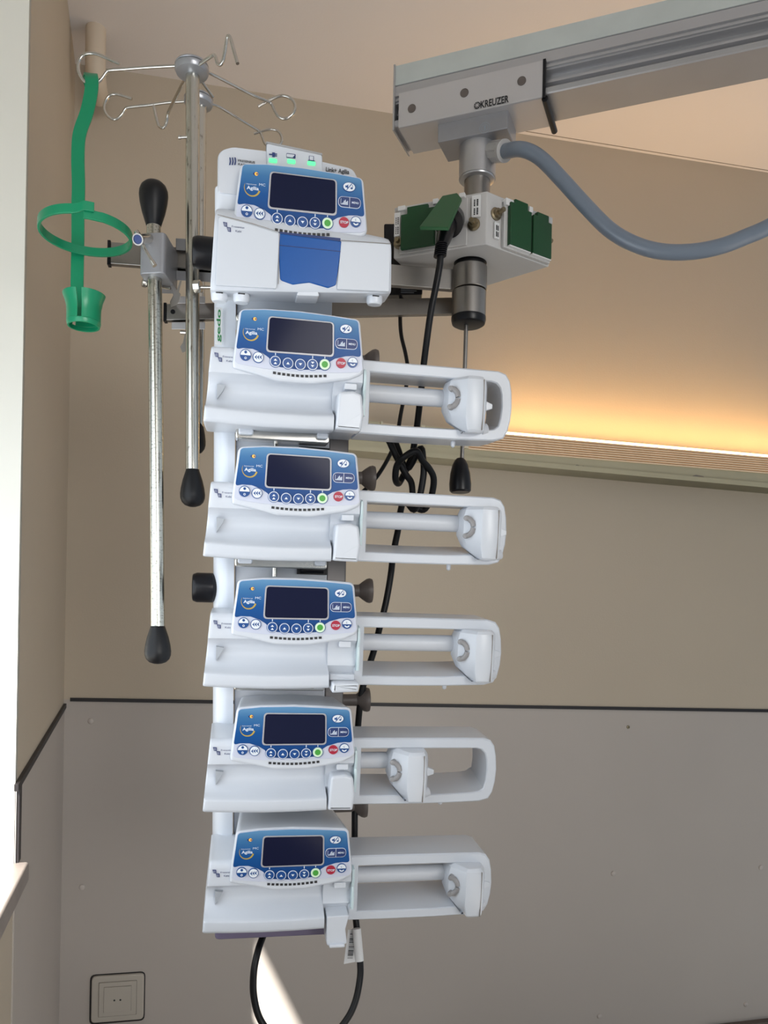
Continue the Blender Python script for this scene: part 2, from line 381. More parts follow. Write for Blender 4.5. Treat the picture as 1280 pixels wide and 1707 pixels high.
for a0, a1, z0, z1 in ((0,.05,SILLZ,CEIL),(W2-.05,W2,SILLZ,CEIL),(.05,W2-.05,SILLZ,SILLZ+.05),(.05,W2-.05,CEIL-.06,CEIL),(W2/2-.03,W2/2+.03,SILLZ+.05,CEIL-.06)):
    lbox(a0, a1, .19, .25, z0, z1, 'reveal', '', wf)
wo = struct(wf.build('window_1', smooth=False))
g = MB(); lbox(.05, W2-.05, .215, .221, SILLZ+.05, CEIL-.06, 'glass', '', g); gl = g.build('pane', wo, smooth=False)
# unseen blocker added outside, cut so only a wedge of sun passes the reveal
PO = EDGE+LO*.300
def to_blocker(p): d = sun_dir; t = (PO-p).dot(LO)/d.dot(LO); return p+d*t
def az(p): return (p-EDGE).dot(LD), p.z
def azp(a, z, o=.300): q = EDGE+LD*a+LO*o; return Vector((q.x, q.y, z))
(a1_, z1_), (a2_, z2_) = az(to_blocker(bw(432, 1575))), az(to_blocker(bw(512, 1735)))
sl_ = (z2_-z1_)/(a2_-a1_)
ze = lambda a: z1_+sl_*(a-a1_)
aa0, aa1, zmin = -.25, W2+.45, SILLZ-.35
az_ = [(aa0, CEIL+.3), (aa0, ze(aa0)), (aa1, ze(aa1)), (aa1, CEIL+.3)]
b = MB(); b.loft([[azp(a, z, o) for a, z in az_] for o in (.300, .304)], 'reveal'); struct(b.build('sun_blocker', smooth=False))

# pipe in the corner under the ceiling
pp = atz(160, 48, CEIL); pd = bw(160, 150)
b = MB(); ptop = pp.copy(); pbot = Vector((pp.x, pp.y, at(160, 128, pp.y).z))
b.tube([ptop+Z*.02, ptop, pbot+Z*.06, pbot+Z*.015-WN*.006, pbot-WN*.03, pbot-WN*.5*(pp-pd).length, ], .0215, 'cream', 20, 5)
pipe = b.build('ceiling_pipe'); tag(pipe, 'cream painted pipe coming down from the ceiling in the left corner', 'pipe')
# shallow boxed lintel on the back wall beside the pipe
# ---------------------------------------------------------------- bed-head unit on the back wall
def bpt(px, py, off): return bw(px, py, off)
UL0, UL1 = 470, 1420
# heights of its edges: rows measured at px 780 and px 1280
def lineZ(ya, yb, off):
    a = bpt(780, ya, off); c = bpt(1280, yb, off); sl = (c.z-a.z)/((c-a).dot(WA)); return lambda p: a.z+sl*((p-a).dot(WA))
OFF = .075
ztop = lineZ(716, 760, OFF); zg = lineZ(748, 789, OFF); zb = lineZ(768, 813, OFF)
unit = thing('bed_head_unit', 'long cream bed-head light channel with ribbed grille mounted on the back wall', 'wall light', bw(900, 790))
def useg(b, p0x, p1x, zf0, zf1, off0, off1, m):
    q = []
    for px in (p0x, p1x):
        P = bpt(px, 750, off1); W0 = P-WN*(off1-off0)
        q.append([Vector((P.x,P.y,zf0(P))), Vector((P.x,P.y,zf1(P))), Vector((W0.x,W0.y,zf1(P))), Vector((W0.x,W0.y,zf0(P)))])
    b.loft(q, m); return b
b = MB(); useg(b, UL0, UL1, lambda p: zb(p), lambda p: zg(p), 0, OFF-.004, 'unit'); 
useg(b, UL0, 636, zg, ztop, 0, OFF-.002, 'unit'); useg(b, 706, 772, zg, ztop, 0, OFF-.002, 'unit')
useg(b, UL0, UL1, zb, lambda p: zb(p)+.012, 0, OFF+.002, 'unit')
b.build('housing', unit, True, smooth=False)
for e0_, e1_ in ((772, 781), (702, 708), (634, 638)): useg(MB(), e0_, e1_, zg, lambda p: ztop(p)+.0005, 0, OFF+.003, 'unit2').build('end_cap', unit, True, smooth=False)
def grille(p0x, p1x, n, rm='grille'):
    b = MB(); useg(b, p0x, p1x, zg, lambda p: ztop(p)-.003, 0.03, OFF-.010, 'gap')
    n = 8
    for i in range(n):
        f0 = i/n; f1 = (i+.48)/n
        useg(b, p0x, p1x, lambda p, f=f0: zg(p)+(ztop(p)-zg(p))*f, lambda p, f=f1: zg(p)+(ztop(p)-zg(p))*f, OFF-.018, OFF, rm)
    return b.build('grille', unit, True, smooth=False)
grille(781, UL1, 9, 'ribs_lit'); grille(638, 702, 9)
b = MB(); P0 = bpt(800, 716, OFF-.022); P1 = bpt(UL1-20, 716, OFF-.022)
for P in (P0, P1): P.z = ztop(P)+.0005
b.tube([P0, P1], .008, 'tubelamp', 12); b.build('lamp_tube', unit, True)
b = MB(); useg(b, 781, UL1, lambda p: ztop(p)-.004, lambda p: ztop(p)-.002, 0.0, OFF-.012, 'unit2'); b.build('reflector', unit, True, smooth=False)
lc = bpt(1110, 716, .055); l2 = light('bed_head_lamp', 'AREA', lc+Z*.022, 2.3, (1.0, 0.57, 0.20), shape='RECTANGLE', size=1.0, size_y=.03)
xa = (P1-P0).normalized(); zz = (Z*1.0+WN*.25).normalized(); zz = (zz-xa*zz.dot(xa)).normalized()
l2.matrix_world = Matrix.Translation(Vector((lc.x,lc.y,ztop(lc)+.012))) @ Matrix((xa, (-zz).cross(xa), -zz)).transposed().to_4x4()
# paint chips on the unit
for px, py, w in ((962, 778, .012), (1163, 795, .03), (972, 780, .006)):
    P = bpt(px, py, OFF-.0035)
    b = MB(); ol = [(w*.5*math.cos(a)*(1+.3*random.random()), .004*math.sin(a)*(1+.5*random.random())) for a in [i*math.pi/5 for i in range(10)]]
    b.loft([[P+WA*x+Z*z+WN*.0006 for x, z in ol], [P+WA*x+Z*z-WN*.001 for x, z in ol]], 'joint'); b.build('paint_chip', unit, True, smooth=False)

# screw caps on the panelling
caps = [(151, 1202, 'upper left, under the black joint'), (137, 1479, 'lower left, above the wall outlet'),
        (1022, 1456, 'nearest the bottom pump arm'), (1268, 1446, 'at the far right in the upper row'),
        (999, 1694, 'at the bottom, left one of the low pair'), (1243, 1674, 'at the bottom, right one of the low pair')]
for px, py, t in caps:
    P = bw(px, py); b = MB(); b.lathe([(.0001, .0035), (.0035, .0033), (.0060, .002), (.0070, 0), (.0070, -.002)], P, WN, 'cap', 20)
    tag(b.build('wall_stud'), 'round beige stud cap on the panelling, ' + t, 'wall stud', 'round stud caps on the wall panelling')
P = bw(1047, 1212); b = MB(); b.lathe([(.0001, .001), (.0016, .001), (.0017, .0025), (.0042, .002), (.0048, 0), (.0048, -.002)], P, WN, 'bronze', 18)
b.lathe([(.0001, .0018), (.0014, .0018), (.0014, 0)], P, WN, 'seam', 12)
tag(b.build('screw'), 'dark bare screw in the panel just under the black joint', 'screw')
# wall outlet
P = bw(196, 1663); o = thing('wall_outlet', 'square cream wall outlet with dark rim low on the left of the back wall', 'outlet', P, Matrix.Rotation(TH, 3, 'Z'))
w = .120
b = MB(); b.prism(rrect(0, 0, w*1.04, w*.92*1.0+.006, .012), -.002, .004, 'seam'); b.build('rim', o)
b = MB(); b.prism(rrect(.001, .002, w*.985, w*.90, .010), -.010, .002, 'sock', .003); b.build('frame', o)
b = MB(); b.prism(rrect(.001, .002, w*.70, w*.66, .002), -.0125, -.009, 'sock', .001); b.prism(rrect(.001, .002, w*.72, w*.68, .002), -.0105, -.009, 'joint'); b.build('cover', o)
b = MB(); b.prism(rrect(.001, .002, w*.52, w*.50, .001), -.0128, -.012, 'joint'); b.prism(rrect(.001, .0015, w*.51, w*.49, .001), -.0142, -.012, 'sock', .0006)
for dx in (-.006, .0075): b.prism(ell(dx, 0, .0022, .0022, 12), -.0146, -.013, 'ink')
b.build('insert', o)
# dark bumper board at bottom right
q0 = bw(1178, 1709); q1 = bw(1290, 1696); q2 = cR
sl_b = (q1.z-q0.z)/((q1-q0).dot(WA)); q1e = q0+(q1-q0)*3
b = MB(); b.loft([[q0, q0-Z*.12, q0-Z*.12+WN*.02, q0+WN*.02], [q1e, q1e-Z*.12, q1e-Z*.12+WN*.02, q1e+WN*.02]], 'brown')
struct(b.build('trim_5', smooth=False))

# ---------------------------------------------------------------- pump stack frame
YAW, TILT = R(10.5), R(6.5)
CR = Matrix.Rotation(YAW, 3, 'Z') @ Matrix.Rotation(TILT, 3, 'X')
CO = at(466, 1060, 1.02)
LEAN = 0.012
def cpos(v): return CO + CR @ Vector((LEAN*(0.25-v), 0, v))      # point on the stack axis at height v
def local_x(px, py, O, y):
    """local x of the pixel on the plane y = const of the frame at O"""
    P = onp(px, py, O+CR@Vector((0, y, 0)), CR@Vector((0, 1, 0))); return (CR.inverted()@(P-O))
VS = [.4085+.0, .2495, .0938, -.0619, -.2176, -.3733]
VS = [.3965, .2495, .0938, -.0619, -.2176, -.3733]

def PC(cx, cy):
    x = ((cx-42)*.1352*.932-59.5)/1000.; cyp = cy-.047*(cx-42); return (x, (128-(cyp-42)*.1345)/1000.)
def outl(pts, r=.003): return rpoly([PC(*p) for p in pts], r)

def control_panel(parent, dz=0.0, first=False):
    """the blue membrane panel; dz lifts it"""
    def sh(ol): return [(x, z+dz) for x, z in ol]
    Y0 = -.0114
    b = MB(); full = [(88,40),(300,28),(620,38),(900,62),(1172,92),(1224,520),(1180,536),(960,545),(800,543),(640,543),(480,535),(300,522),(70,488),(40,470)]
    b.prism(sh(rpoly([(*PC(x, y), r) for (x, y), r in zip(full, [.005,.02,.02,.02,.005,.004,.008,.02,.02,.02,.02,.02,.008,.004])], .004)), Y0, Y0+.002, 'lilac')
    top = [(92,44),(300,33),(620,43),(900,67),(1166,97),(1208,408),(1130,398),(1060,402),(960,425),(915,450),(890,490),(850,519),(640,528),(450,508),(395,482),(345,430),(290,395),(200,362),(110,356),(48,368)]
    b2 = MB(); b2.prism(sh(rpoly([(*PC(x, y), r) for (x, y), r in zip(top, [.005,.02,.02,.02,.005]+[.006]*15)], .004)), Y0-.0003, Y0+.001, 'foil')
    cp = b.build('control_panel', parent)
    b2.build('blue_foil', cp)
    YF = Y0-.0006
    # screen
    b = MB(); b.prism(sh(rpoly([PC(333,84),PC(942,118),PC(950,414),PC(318,386)], .005)), YF-.0006, Y0, 'bezel', .0004); b.build('screen_bezel', cp)
    b = MB(); b.prism(sh(rpoly([PC(347,96),PC(927,127),PC(936,398),PC(333,373)], .004)), YF-.0010, Y0, 'screen'); b.build('screen', cp)
    # leader ticks
    for cx, cy in ((407, 398), (751, 418), (865, 418)):
        b = MB(); x, z = PC(cx, cy); b.prism(sh([(x-.0005, z-.0016), (x+.0005, z-.0016), (x+.0005, z+.0016), (x-.0005, z+.0016)]), YF, Y0, 'textw'); b.build('leader_tick', cp)
    # charge light
    b = MB(); x, z = PC(213, 113); z += dz
    b.prism(ell(x-.0006, z, .0032, .0017, 14), YF, Y0, 'navy'); b.prism(ell(x, z, .0020, .0019, 14), YF-.0003, Y0, 'orange'); b.prism(ell(x+.0008, z, .0008, .0010, 10), YF-.0005, Y0, 'navy')
    b.build('charge_light', cp); b = MB()
    # crescent emblem and words
    cx_, cz_ = PC(180, 228); cz_ += dz; n = 22; oo = []; ii = []
    for i in range(n):
        a = R(150+i*(345-150)/(n-1)); th = .0002+.0019*(i/(n-1))**.8
        oo.append((cx_+.0093*math.cos(a), cz_+.0093*math.sin(a))); ii.append((cx_+(.0093-th)*math.cos(a), cz_+(.0093-th)*math.sin(a)))
    b.strip(oo, ii, YF, 'gold')
    x, z = PC(128, 200); b.text('Injectomat', x, z+dz, .0014, YF, 'textw', .0112); x, z = PC(240, 205); b.text('MC', x, z+dz, .0027, YF, 'textw', .0070)
    x, z = PC(130, 238); b.text('Agilia', x, z+dz, .0036, YF, 'textw', .0135, True)
    b.build('emblem', cp, label='gold crescent with small white words on the blue foil')
    # keys
    K = YF-.0010
    def disc(b, cx, cy, r, m, y, k=1.0): x, z = PC(cx, cy); b.prism(ell(x, z+dz, r*.000135, r*.000135*k, 26), y, Y0, m)
    def tri(b, cx, cy, w, h, m, y, d):
        x, z = PC(cx, cy); z += dz; w *= .000135; h *= .000135
        if d == 'u': p = [(x-w, z-h), (x+w, z-h), (x, z+h)]
        elif d == 'd': p = [(x-w, z+h), (x+w, z+h), (x, z-h)]
        else: p = [(x+w, z-h), (x+w*.4, z), (x+w, z+h), (x-w, z)]
        b.prism(p, y, Y0, m)
    def half(b, cx, cy, r, upper, m, y):
        x, z = PC(cx, cy); r *= .000135; b.prism(ell(x, z+dz, r, r, 16, 0 if upper else 180, 180 if upper else 360), y, Y0, m)
    b = MB(); disc(b, 135, 415, 48, 'key', K); half(b, 135, 417, 43, True, 'keyw', K-.0003); disc(b, 135, 392, 12, 'key', K-.0006)
    disc(b, 135, 441, 10, 'keyw', K-.0005); disc(b, 135, 441, 5, 'key', K-.0008); b.build('power_key', cp)
    b = MB(); disc(b, 250, 432, 47, 'key', K); disc(b, 250, 432, 41, 'keyw', K-.0003)
    for dx in (-22, 0, 22): tri(b, 250+dx, 432, 11, 20, 'key', K-.0006, 'l')
    b.build('bolus_key', cp)
    for cx, cy, sy in ((407, 463, 'uu'), (523, 476, 'u'), (638, 483, 'd'), (751, 482, 'dd')):
        b = MB(); disc(b, cx, cy, 50, 'key', K+.0003); disc(b, cx, cy, 46, 'keyw', K); disc(b, cx, cy, 40, 'key', K-.0003)
        if len(sy) == 2: tri(b, cx, cy-14, 15, 9, 'keyw', K-.0006, sy[0]); tri(b, cx, cy+14, 15, 9, 'keyw', K-.0006, sy[0])
        else: tri(b, cx, cy, 15, 10, 'keyw', K-.0006, sy[0])
        b.build('arrow_key', cp)
    b = MB(); disc(b, 865, 478, 51, 'key', K+.0003); disc(b, 865, 478, 45, 'gring', K); disc(b, 865, 478, 27, 'gkey', K-.0004); b.build('confirm_key', cp, label='round green key')
    b = MB(); disc(b, 1018, 463, 43, 'red', K); x, z = PC(983, 473); b.text('STOP', x, z+dz, .0028, K-.0004, 'textw', .0092, True); b.build('stop_key', cp, label='round red STOP key')
    b = MB(); disc(b, 1127, 453, 45, 'key', K); half(b, 1127, 455, 40, True, 'keyw', K-.0003); x, z = PC(1118, 446); b.text('c', x, z+dz, .0028, K-.0006, 'key')
    x, z = PC(1127, 468); b.strip(ell(x, z+dz+.001, .0034, .0034, 10, 200, 340), ell(x, z+dz+.001, .0022, .0018, 10, 200, 340), K-.0006, 'keyw'); b.build('cancel_key', cp)
    b = MB(); x, z = PC(1055, 172); z += dz; b.prism(ell(x, z, .0075, .0053, 28), K+.0003, Y0, 'key'); b.prism(ell(x, z, .0068, .0047, 28), K, Y0, 'keyw')
    b.prism([(x-.0045, z-.0010), (x-.003, z-.0010), (x-.0012, z-.0024), (x-.0012, z+.0024), (x-.003, z+.0010), (x-.0045, z+.0010)], K-.0003, Y0, 'key')
    b.prism(ell(x+.0028, z-.0014, .0013, .0010, 12), K-.0003, Y0, 'key'); b.prism([(x+.0036, z-.0014), (x+.0041, z-.0014), (x+.0041, z+.0024), (x+.0036, z+.0024)], K-.0003, Y0, 'key')
    b.prism([(x-.0034, z-.0036), (x-.0026, z-.0038), (x+.0034, z+.0036), (x+.0026, z+.0038)], K-.0005, Y0, 'key'); b.build('mute_key', cp)
    b = MB(); x, z = PC(1063, 298); z += dz; b.prism(rrect(x, z, .0262, .0118, .0058, 6), K+.0003, Y0, 'keyw'); b.prism(rrect(x, z, .0252, .0108, .0053, 6), K, Y0, 'navy')
    b.prism([(x-.0002, z-.0054), (x+.0003, z-.0054), (x+.0003, z+.0054), (x-.0002, z+.0054)], K-.0002, Y0, 'keyw')
    b.prism([(x-.0104, z-.0032), (x-.0100, z-.0032), (x-.0100, z+.0032), (x-.0104, z+.0032)], K-.0003, Y0, 'textw')
    for i, hh in enumerate((.0012, .0022, .0042, .0054, .0034, .0044)):
        q = x-.0094+i*.0013; b.prism([(q, z-.0032), (q+.0009, z-.0032), (q+.0009, z-.0032+hh), (q, z-.0032+hh)], K-.0003, Y0, 'textw')
    b.text('MENU', x+.0026, z-.0010, .0022, K-.0003, 'textw', .0080, True); b.build('menu_key', cp)
    return cp

def head_shell(parent, dz=0.0, depth=.10):
    b = MB(); full = [(72,30),(300,18),(620,26),(900,50),(1188,80),(1246,545),(1100,600),(760,640),(440,625),(260,575),(20,520),(18,470)]
    rs = [.008,.02,.03,.03,.008,.010,.02,.02,.02,.02,.010,.008]
    ol = [(x, z+dz) for x, z in rpoly([(*PC(x, y), r) for (x, y), r in zip(full, rs)], .004)]
    b.prism(ol, -.0104, depth, 'white2', .0035, back=(.90, .82, .000))
    return b.build('panel_housing', parent)
def speaker_grille(parent, dz=0.0, yf=-.0112):
    b = MB()
    for i in range(12):
        t = i/11; cx = 402+t*470; cy = 557+t*16+13*math.sin(math.pi*t); x, z = PC(cx, cy)
        a = .0017; tl = R(-4+8*t); ol = [(-a*1.02, -a*.82), (a*1.02, -a*.82), (a*1.02, a*.82), (-a*1.02, a*.82)]
        b.prism([(x+p*math.cos(tl)-q*math.sin(tl), z+dz+p*math.sin(tl)+q*math.cos(tl)) for p, q in ol], yf, yf+.004, 'ink')
    return b.build('speaker_grille', parent)
def maker_mark(b, x, z, y, m='print'):
    """small double-flag emblem with the two words under one another"""
    for dx, dz in ((0, 0), (.0042, -.0050)):
        b.prism([(x+dx, z+dz), (x+dx+.0045, z+dz-.0003), (x+dx+.0048, z+dz-.0050), (x+dx+.0012, z+dz-.0046)], y, y+.0006, m)
        for k in range(2): b.prism([(x+dx+.0014+k*.0014, z+dz-.0010), (x+dx+.0018+k*.0014, z+dz-.0010), (x+dx+.0020+k*.0014, z+dz-.0042), (x+dx+.0016+k*.0014, z+dz-.0042)], y-.0002, y+.0002, 'white')
    b.text('Fresenius', x+.0098, z-.0048, .0020, y, m, .0140); b.text('Kabi', x+.0140, z-.0094, .0022, y, m, .0065)

def syringe_pump(idx, label, px_pusher, clamp):
    v = VS[idx]; O = cpos(v)
    t = thing('syringe_pump', label, 'infusion pump', O, CR, 'syringe infusion pumps of the stack')
    # body: profile in y-z, lofted along x
    prof = [(.105, .003), (.02, .000), (-.010, .000), (-.0135, .0015), (-.0150, .005), (-.0150, .0145), (-.0135, .0172), (-.009, .0190), (-.002, .0208), (.0055, .0245), (.0115, .031), (.0135, .038), (.0130, .045), (.0095, .0515), (.0005, .0560), (-.0045, .0582), (-.0050, .0615), (-.0044, .080), (-.0030, .0850), (.0005, .0880), (.006, .0892), (.105, .086)]
    def sec(x, ins=0.0, cut=None, sl=0.0, bulge=0.0):
        out = []
        for y, z in prof:
            yy, z2 = y, z
            yc, zc = .05, .045
            yy = yc+(y-yc)*(1-ins*1.0); z2 = zc+(z-zc)*(1-ins)
            if z < .02 and y < .05: z2 -= bulge*(1 if z < .02 else 0)
            out.append((x+sl*z, yy, z2))
        return out
    b = MB()
    st = [(-.0940, .05, 0), (-.0946, .028, 0), (-.0938, .012, 0), (-.0920, .003, 0), (-.0885, 0, 0), (-.06, 0, .0012), (-.02, 0, .0022), (.02, 0, .0018), (.0570, 0, .0006)]
    b.loft([sec(x, i, sl=(.085 if x < -.088 else .02 if x < -.05 else 0), bulge=bu) for x, i, bu in st], 'white')
    body = b.build('body', t, ang=50)
    # right-hand end of the body, without the lip
    prof2 = [(.105, .003), (.012, .003), (.010, .018), (.0045, .0255), (.0066, .032), (.0072, .040), (.0062, .047), (.0036, .0525), (-.0015, .0560), (-.0045, .0582), (-.0050, .0615), (-.0044, .080), (-.0030, .0850), (.0005, .0880), (.105, .086)]
    b = MB(); b.loft([[(x, y, z) for y, z in prof2] for x in (.0567, .088, .0915)], 'white'); b.build('end_block', t, ang=40)
    b = MB(); b.loft([[(.0922, y, z) for y, z in [(-.004, .020), (-.006, .040), (-.003, .050), (-.007, .060), (-.004, .074), (.006, .076), (.02, .070), (.02, .018)]], [(.0955, y, z) for y, z in [(-.004, .020), (-.006, .040), (-.003, .050), (-.007, .060), (-.004, .074), (.006, .076), (.02, .070), (.02, .018)]]], 'cyan')
    b.build('flange_plate', t, bevel=.0006)
    b = MB(); b.prism([(-.0800, .0470), (-.0705, .0455), (-.0725, .0400), (-.0800, .0290)], .0060, .0150, 'notch', .0005); b.build('tube_notch', t)
    b = MB(); b.prism(rrect(.0770, .0530, .0150, .0075, .0015), -.0045, .004, 'white2', .001); b.build('latch_tab', t)
    b = MB(); maker_mark(b, -.0835, .0800, -.0056); b.build('maker_print', t)
    head_shell(t); control_panel(t); speaker_grille(t)
    # barrel clamp
    b = MB()
    if clamp == 'closed':
        ol = rpoly([(.0585, .0005), (.0900, -.0002), (.0925, .020), (.0895, .0430, .006), (.0790, .0462, .01), (.0615, .0445, .005)], .003)
        b.prism(ol, -.0165, .010, 'white2', .004)
    elif clamp == 'half':
        b.prism(rpoly([(.0595, -.0045), (.0925, -.0030), (.0940, .0085), (.0600, .0085)], .003), -.0260, .012, 'white2', .004)
        b.prism(rrect(.074, .0125, .031, .0075, .001), -.008, .012, 'white', .001)
    else:
        b.prism(rpoly([(.0605, -.0210, .004), (.0870, -.0200, .004), (.0840, .000), (.0885, .0190, .002), (.0600, .0180, .002)], .005), -.0180, .014, 'white2', .0015)
        b.prism(rrect(.0735, -.0195, .020, .0040, .0018), -.0235, -.010, 'white2', .0015)
    b.build('barrel_clamp', t)
    # arm: closed frame
    outer = [(.090, .0005), (.150, -.0002), (.210, .0000), (.262, .0015), (.2745, .005), (.2795, .014), (.2825, .028), (.2835, .044), (.2820, .062), (.2790, .076), (.2735, .0838), (.264, .0868), (.210, .0872), (.150, .0874), (.090, .0876)]
    inner = [(.102, .0125), (.150, .0120), (.205, .0122), (.250, .0138), (.2610, .0155), (.2665, .0195), (.2690, .030), (.2700, .044), (.2690, .058), (.2665, .0665), (.2615, .0715), (.254, .0732), (.205, .0735), (.150, .0737), (.102, .0738)]
    n = len(outer)
    b = MB(); vs = []
    yo = .006
    def soft(p, q, k): return (p[0]+(q[0]-p[0])*k, p[1]+(q[1]-p[1])*k)
    loops = [[(x, yo+.002, z) for x, z in outer], [(soft(a, c, .12)[0], yo, soft(a, c, .12)[1]) for a, c in zip(outer, inner)], [(soft(a, c, .9)[0], yo, soft(a, c, .9)[1]) for a, c in zip(outer, inner)],
             [(x, yo+.0015, z) for x, z in inner], [(x, .072, z+(.0095 if z < .025 else 0)) for x, z in inner], [(x, .074, z) for x, z in outer]]
    lo = [[l[j] for l in loops] for j in range(n)]
    b.loft(lo, 'white', caps=False, closed=True)
    b.lathe([(.0022, 0), (.0030, .002), (.0026, .007), (.0005, .0085)], (.214, .025, .0005), (0, 0, -1), 'white', 12)
    b.build('arm_frame', t, ang=30)
    pl = local_x(px_pusher, 1000, O, .0); 
    # x of the pusher's left end
    P = onp(px_pusher, (H - (O.z+.045-CZ)*F/O.y), O+CR@Vector((0, .01, 0)), CR@Vector((0, 1, 0))); xp = (CR.inverted()@(P-O)).x
    b = MB(); b.tube([(.100, .030, .0525), (xp+.012, .030, .0525)], .0108, 'pale', 24); b.build('guide_tube', t)
    # pusher
    pu = MB()
    secs = []
    for z, x0, x1, x2, x3, yf, yb in ((.0075, .0200, .0260, .0420, .0450, -.0150, .000), (.0100, .0180, .0245, .0440, .0475, -.0180, .010), (.0240, .0060, .0215, .0445, .0485, -.0200, .034), (.0380, .0005, .0215, .0445, .0490, -.0205, .040), (.0620, .0005, .0215, .0440, .0490, -.0200, .040), (.0700, .0030, .0220, .0430, .0480, -.0190, .038), (.0742, .0080, .0240, .0405, .0455, -.0160, .034)):
        secs.append([(xp+x1-.0015, yf+.001, z), (xp+x1+.003, yf-.0005, z), (xp+x2-.004, yf, z), (xp+x2, yf+.002, z), (xp+x3, yf+.014, z), (xp+x3, yb, z), (xp+x0+.003, yb, z), (xp+x0, yb-.012, z), (xp+x0+.002, yf+.022, z)])
    pu.loft(secs, 'white2'); po = pu.build('plunger_driver', t, ang=28, bevel=.0012)
    b = MB(); b.loft([[(xp+.0405, y, .010), (xp+.0412, y, .010), (xp+.0412, y, .070), (xp+.0405, y, .070)] for y in (-.0205, -.017)], 'joint'); b.build('seam_line', po)
    b = MB(); cz = .0480
    for s_ in (1, -1):
        pts = [(xp+.0015+.0102*(.10+.9*math.sin(R(a))), -.006-.004*math.sin(R(a)), cz+s_*(.0112*math.cos(R(a)))-.0 ) for a in (5, 30, 60, 85)]
        b.tube(pts, [.0032, .0036, .0038, .0036]+[.0036]*0 if False else .0034, 'hook', 12)
        b.lathe([(.0001, .004), (.003, .0034), (.0036, 0), (.0034, -.006)], (xp+.0032, -.006, cz+s_*.0110), (-.5, -.9, 0), 'hook', 14)
    b.build('syringe_claw', po)
    b = MB(); b.loft([[(xp+.0485, y, .036), (xp+.0485, y, .050), (xp+.0600, y, .0455), (xp+.0600, y, .040)] for y in (.004, .012)], 'white2')
    b.tube([(xp+.047, .008, .014), (xp+.055, .010, .016)], .007, 'pale', 16); b.build('release_lever', po, bevel=.0008)
    # clamp knob behind, metal mounting bracket
    b = MB(); b.lathe([(.0085, -.03), (.0085, .006), (.0125, .011), (.0165, .017), (.0175, .021), (.0165, .0245), (.0001, .0255)], (.107, .135, .112), (1, 0, .02), 'taupe', 26); b.build('clamp_knob', t, label='dark taupe round clamp knob')
    b = MB(); b.prism(rrect(.0, -.006, .115, .012, .004), .030, .060, 'steel', .002); b.prism(rrect(-.045, -.0035, .018, .008, .003), .020, .050, 'white2', .002); b.prism(rrect(.048, -.0035, .014, .008, .003), .020, .050, 'white2', .002)
    b.build('mounting_bracket', t, label='polished steel bracket with two white feet')
    return t

P_LAB = ['white syringe pump right below the pump with the blue door, topmost of those with arms',
 'white syringe pump second of the five with arms, beside the hanging teardrop grip',
 'white syringe pump in the middle of the five with arms, its barrel clamp lowered',
 'white syringe pump second from the bottom, its plunger driver pushed close to the body',
 'white syringe pump at the very bottom of the stack above the violet-grey base']
for i, (px, cl) in enumerate(((742, 'closed'), (767, 'closed'), (757, 'half'), (646, 'closed'), (741, 'low'))):
    syringe_pump(i+1, P_LAB[i], px, cl)

# top pump, with the blue door
O = cpos(VS[0]); t = thing('volumetric_pump', 'white infusion pump with a blue door flap, topmost of the whole stack', 'infusion pump', O, CR)
DZ = .0115
prof = [(.030, .000), (-.012, .000), (-.0145, .003), (-.0150, .010), (-.0150, .070), (-.0125, .080), (-.006, .089), (.006, .094), (.10, .094), (.10, .03), (.03, .028)]
def msec(x, k, dz=0):
    return [(x+(z*.05 if x < 0 else -z*.02), .05+(y-.05)*k, .045+(z-.045)*k+dz*(z/.09)+(x+.085)/.215*.015*(1-z/.094)) for y, z in prof]
b = MB(); b.loft([msec(-.0855, .93, .002), msec(-.0872, .97, .002), msec(-.0850, .992, .002), msec(-.080, 1, .002), msec(0, 1), msec(.112, .99, -.010), msec(.1195, .98, -.011), msec(.1220, .95, -.012)], 'white'); b.build('body', t, ang=40)
b = MB(); b.prism(rpoly([(-.0815, .0045), (-.0125, .0070), (-.0100, .0680, .001), (-.0400, .0740, .02), (-.0790, .0800, .004)], .002), -.0175, -.010, 'white', .001); b.build('left_cover', t)
b = MB(); b.prism(rpoly([(.0570, .0125), (.1190, .0155), (.1190, .0690, .003), (.0605, .0665, .001)], .002), -.0175, -.010, 'white', .001); b.build('right_cover', t)
b = MB(); b.prism(rpoly([(-.0120, .0650), (.0600, .0650), (.0595, .0700, 0), (-.0118, .0700, 0)], .0), -.0158, -.010, 'navy')
b.prism(rpoly([(-.0085, .0170, .004), (.0060, .0135, .004), (.0150, .0155, .004), (.0250, .0175, .008), (.0360, .0155, .004), (.0470, .0135, .004), (.0560, .0175, .004), (.0602, .0560), (.0605, .0665, .001), (-.0115, .0680, .001), (-.0118, .0560)], .004), -.0168, -.010, 'blue', .001)
b.prism([(-.0118, .0545), (.0602, .0545), (.0602, .0553), (-.0118, .0553)], -.01705, -.016, 'navy')
b.build('door_flap', t, label='glossy blue door flap')
b = MB(); b.prism(rpoly([(.010, .003), (.038, .0045), (.035, .010), (.014, .009)], .002), -.012, .02, 'white2', .001)
b.build('lower_tab', t)
b = MB()
b.tube([(-.0800, -.0178, .0806), (-.040, -.0178, .0748), (-.0110, -.0178, .0690), (-.0105, -.0178, .012)], .00035, 'joint', 6); b.tube([(.0600, -.0178, .0670), (.1190, -.0178, .0690)], .00035, 'joint', 6)
b.build('cover_seam', t)
for x, zf in ((-.077, .002), (-.052, .003), (.105, .0145)):
    b = MB(); b.lathe([(.0095, 0), (.0095, -.0075), (.0080, -.0100), (.0001, -.0102)], (x, .004, zf), (0, 0, 1), 'white2', 20); b.prism(rrect(x, zf-.002, .008, .0012, .0004), -.0060, -.004, 'ink'); b.build('foot', t)
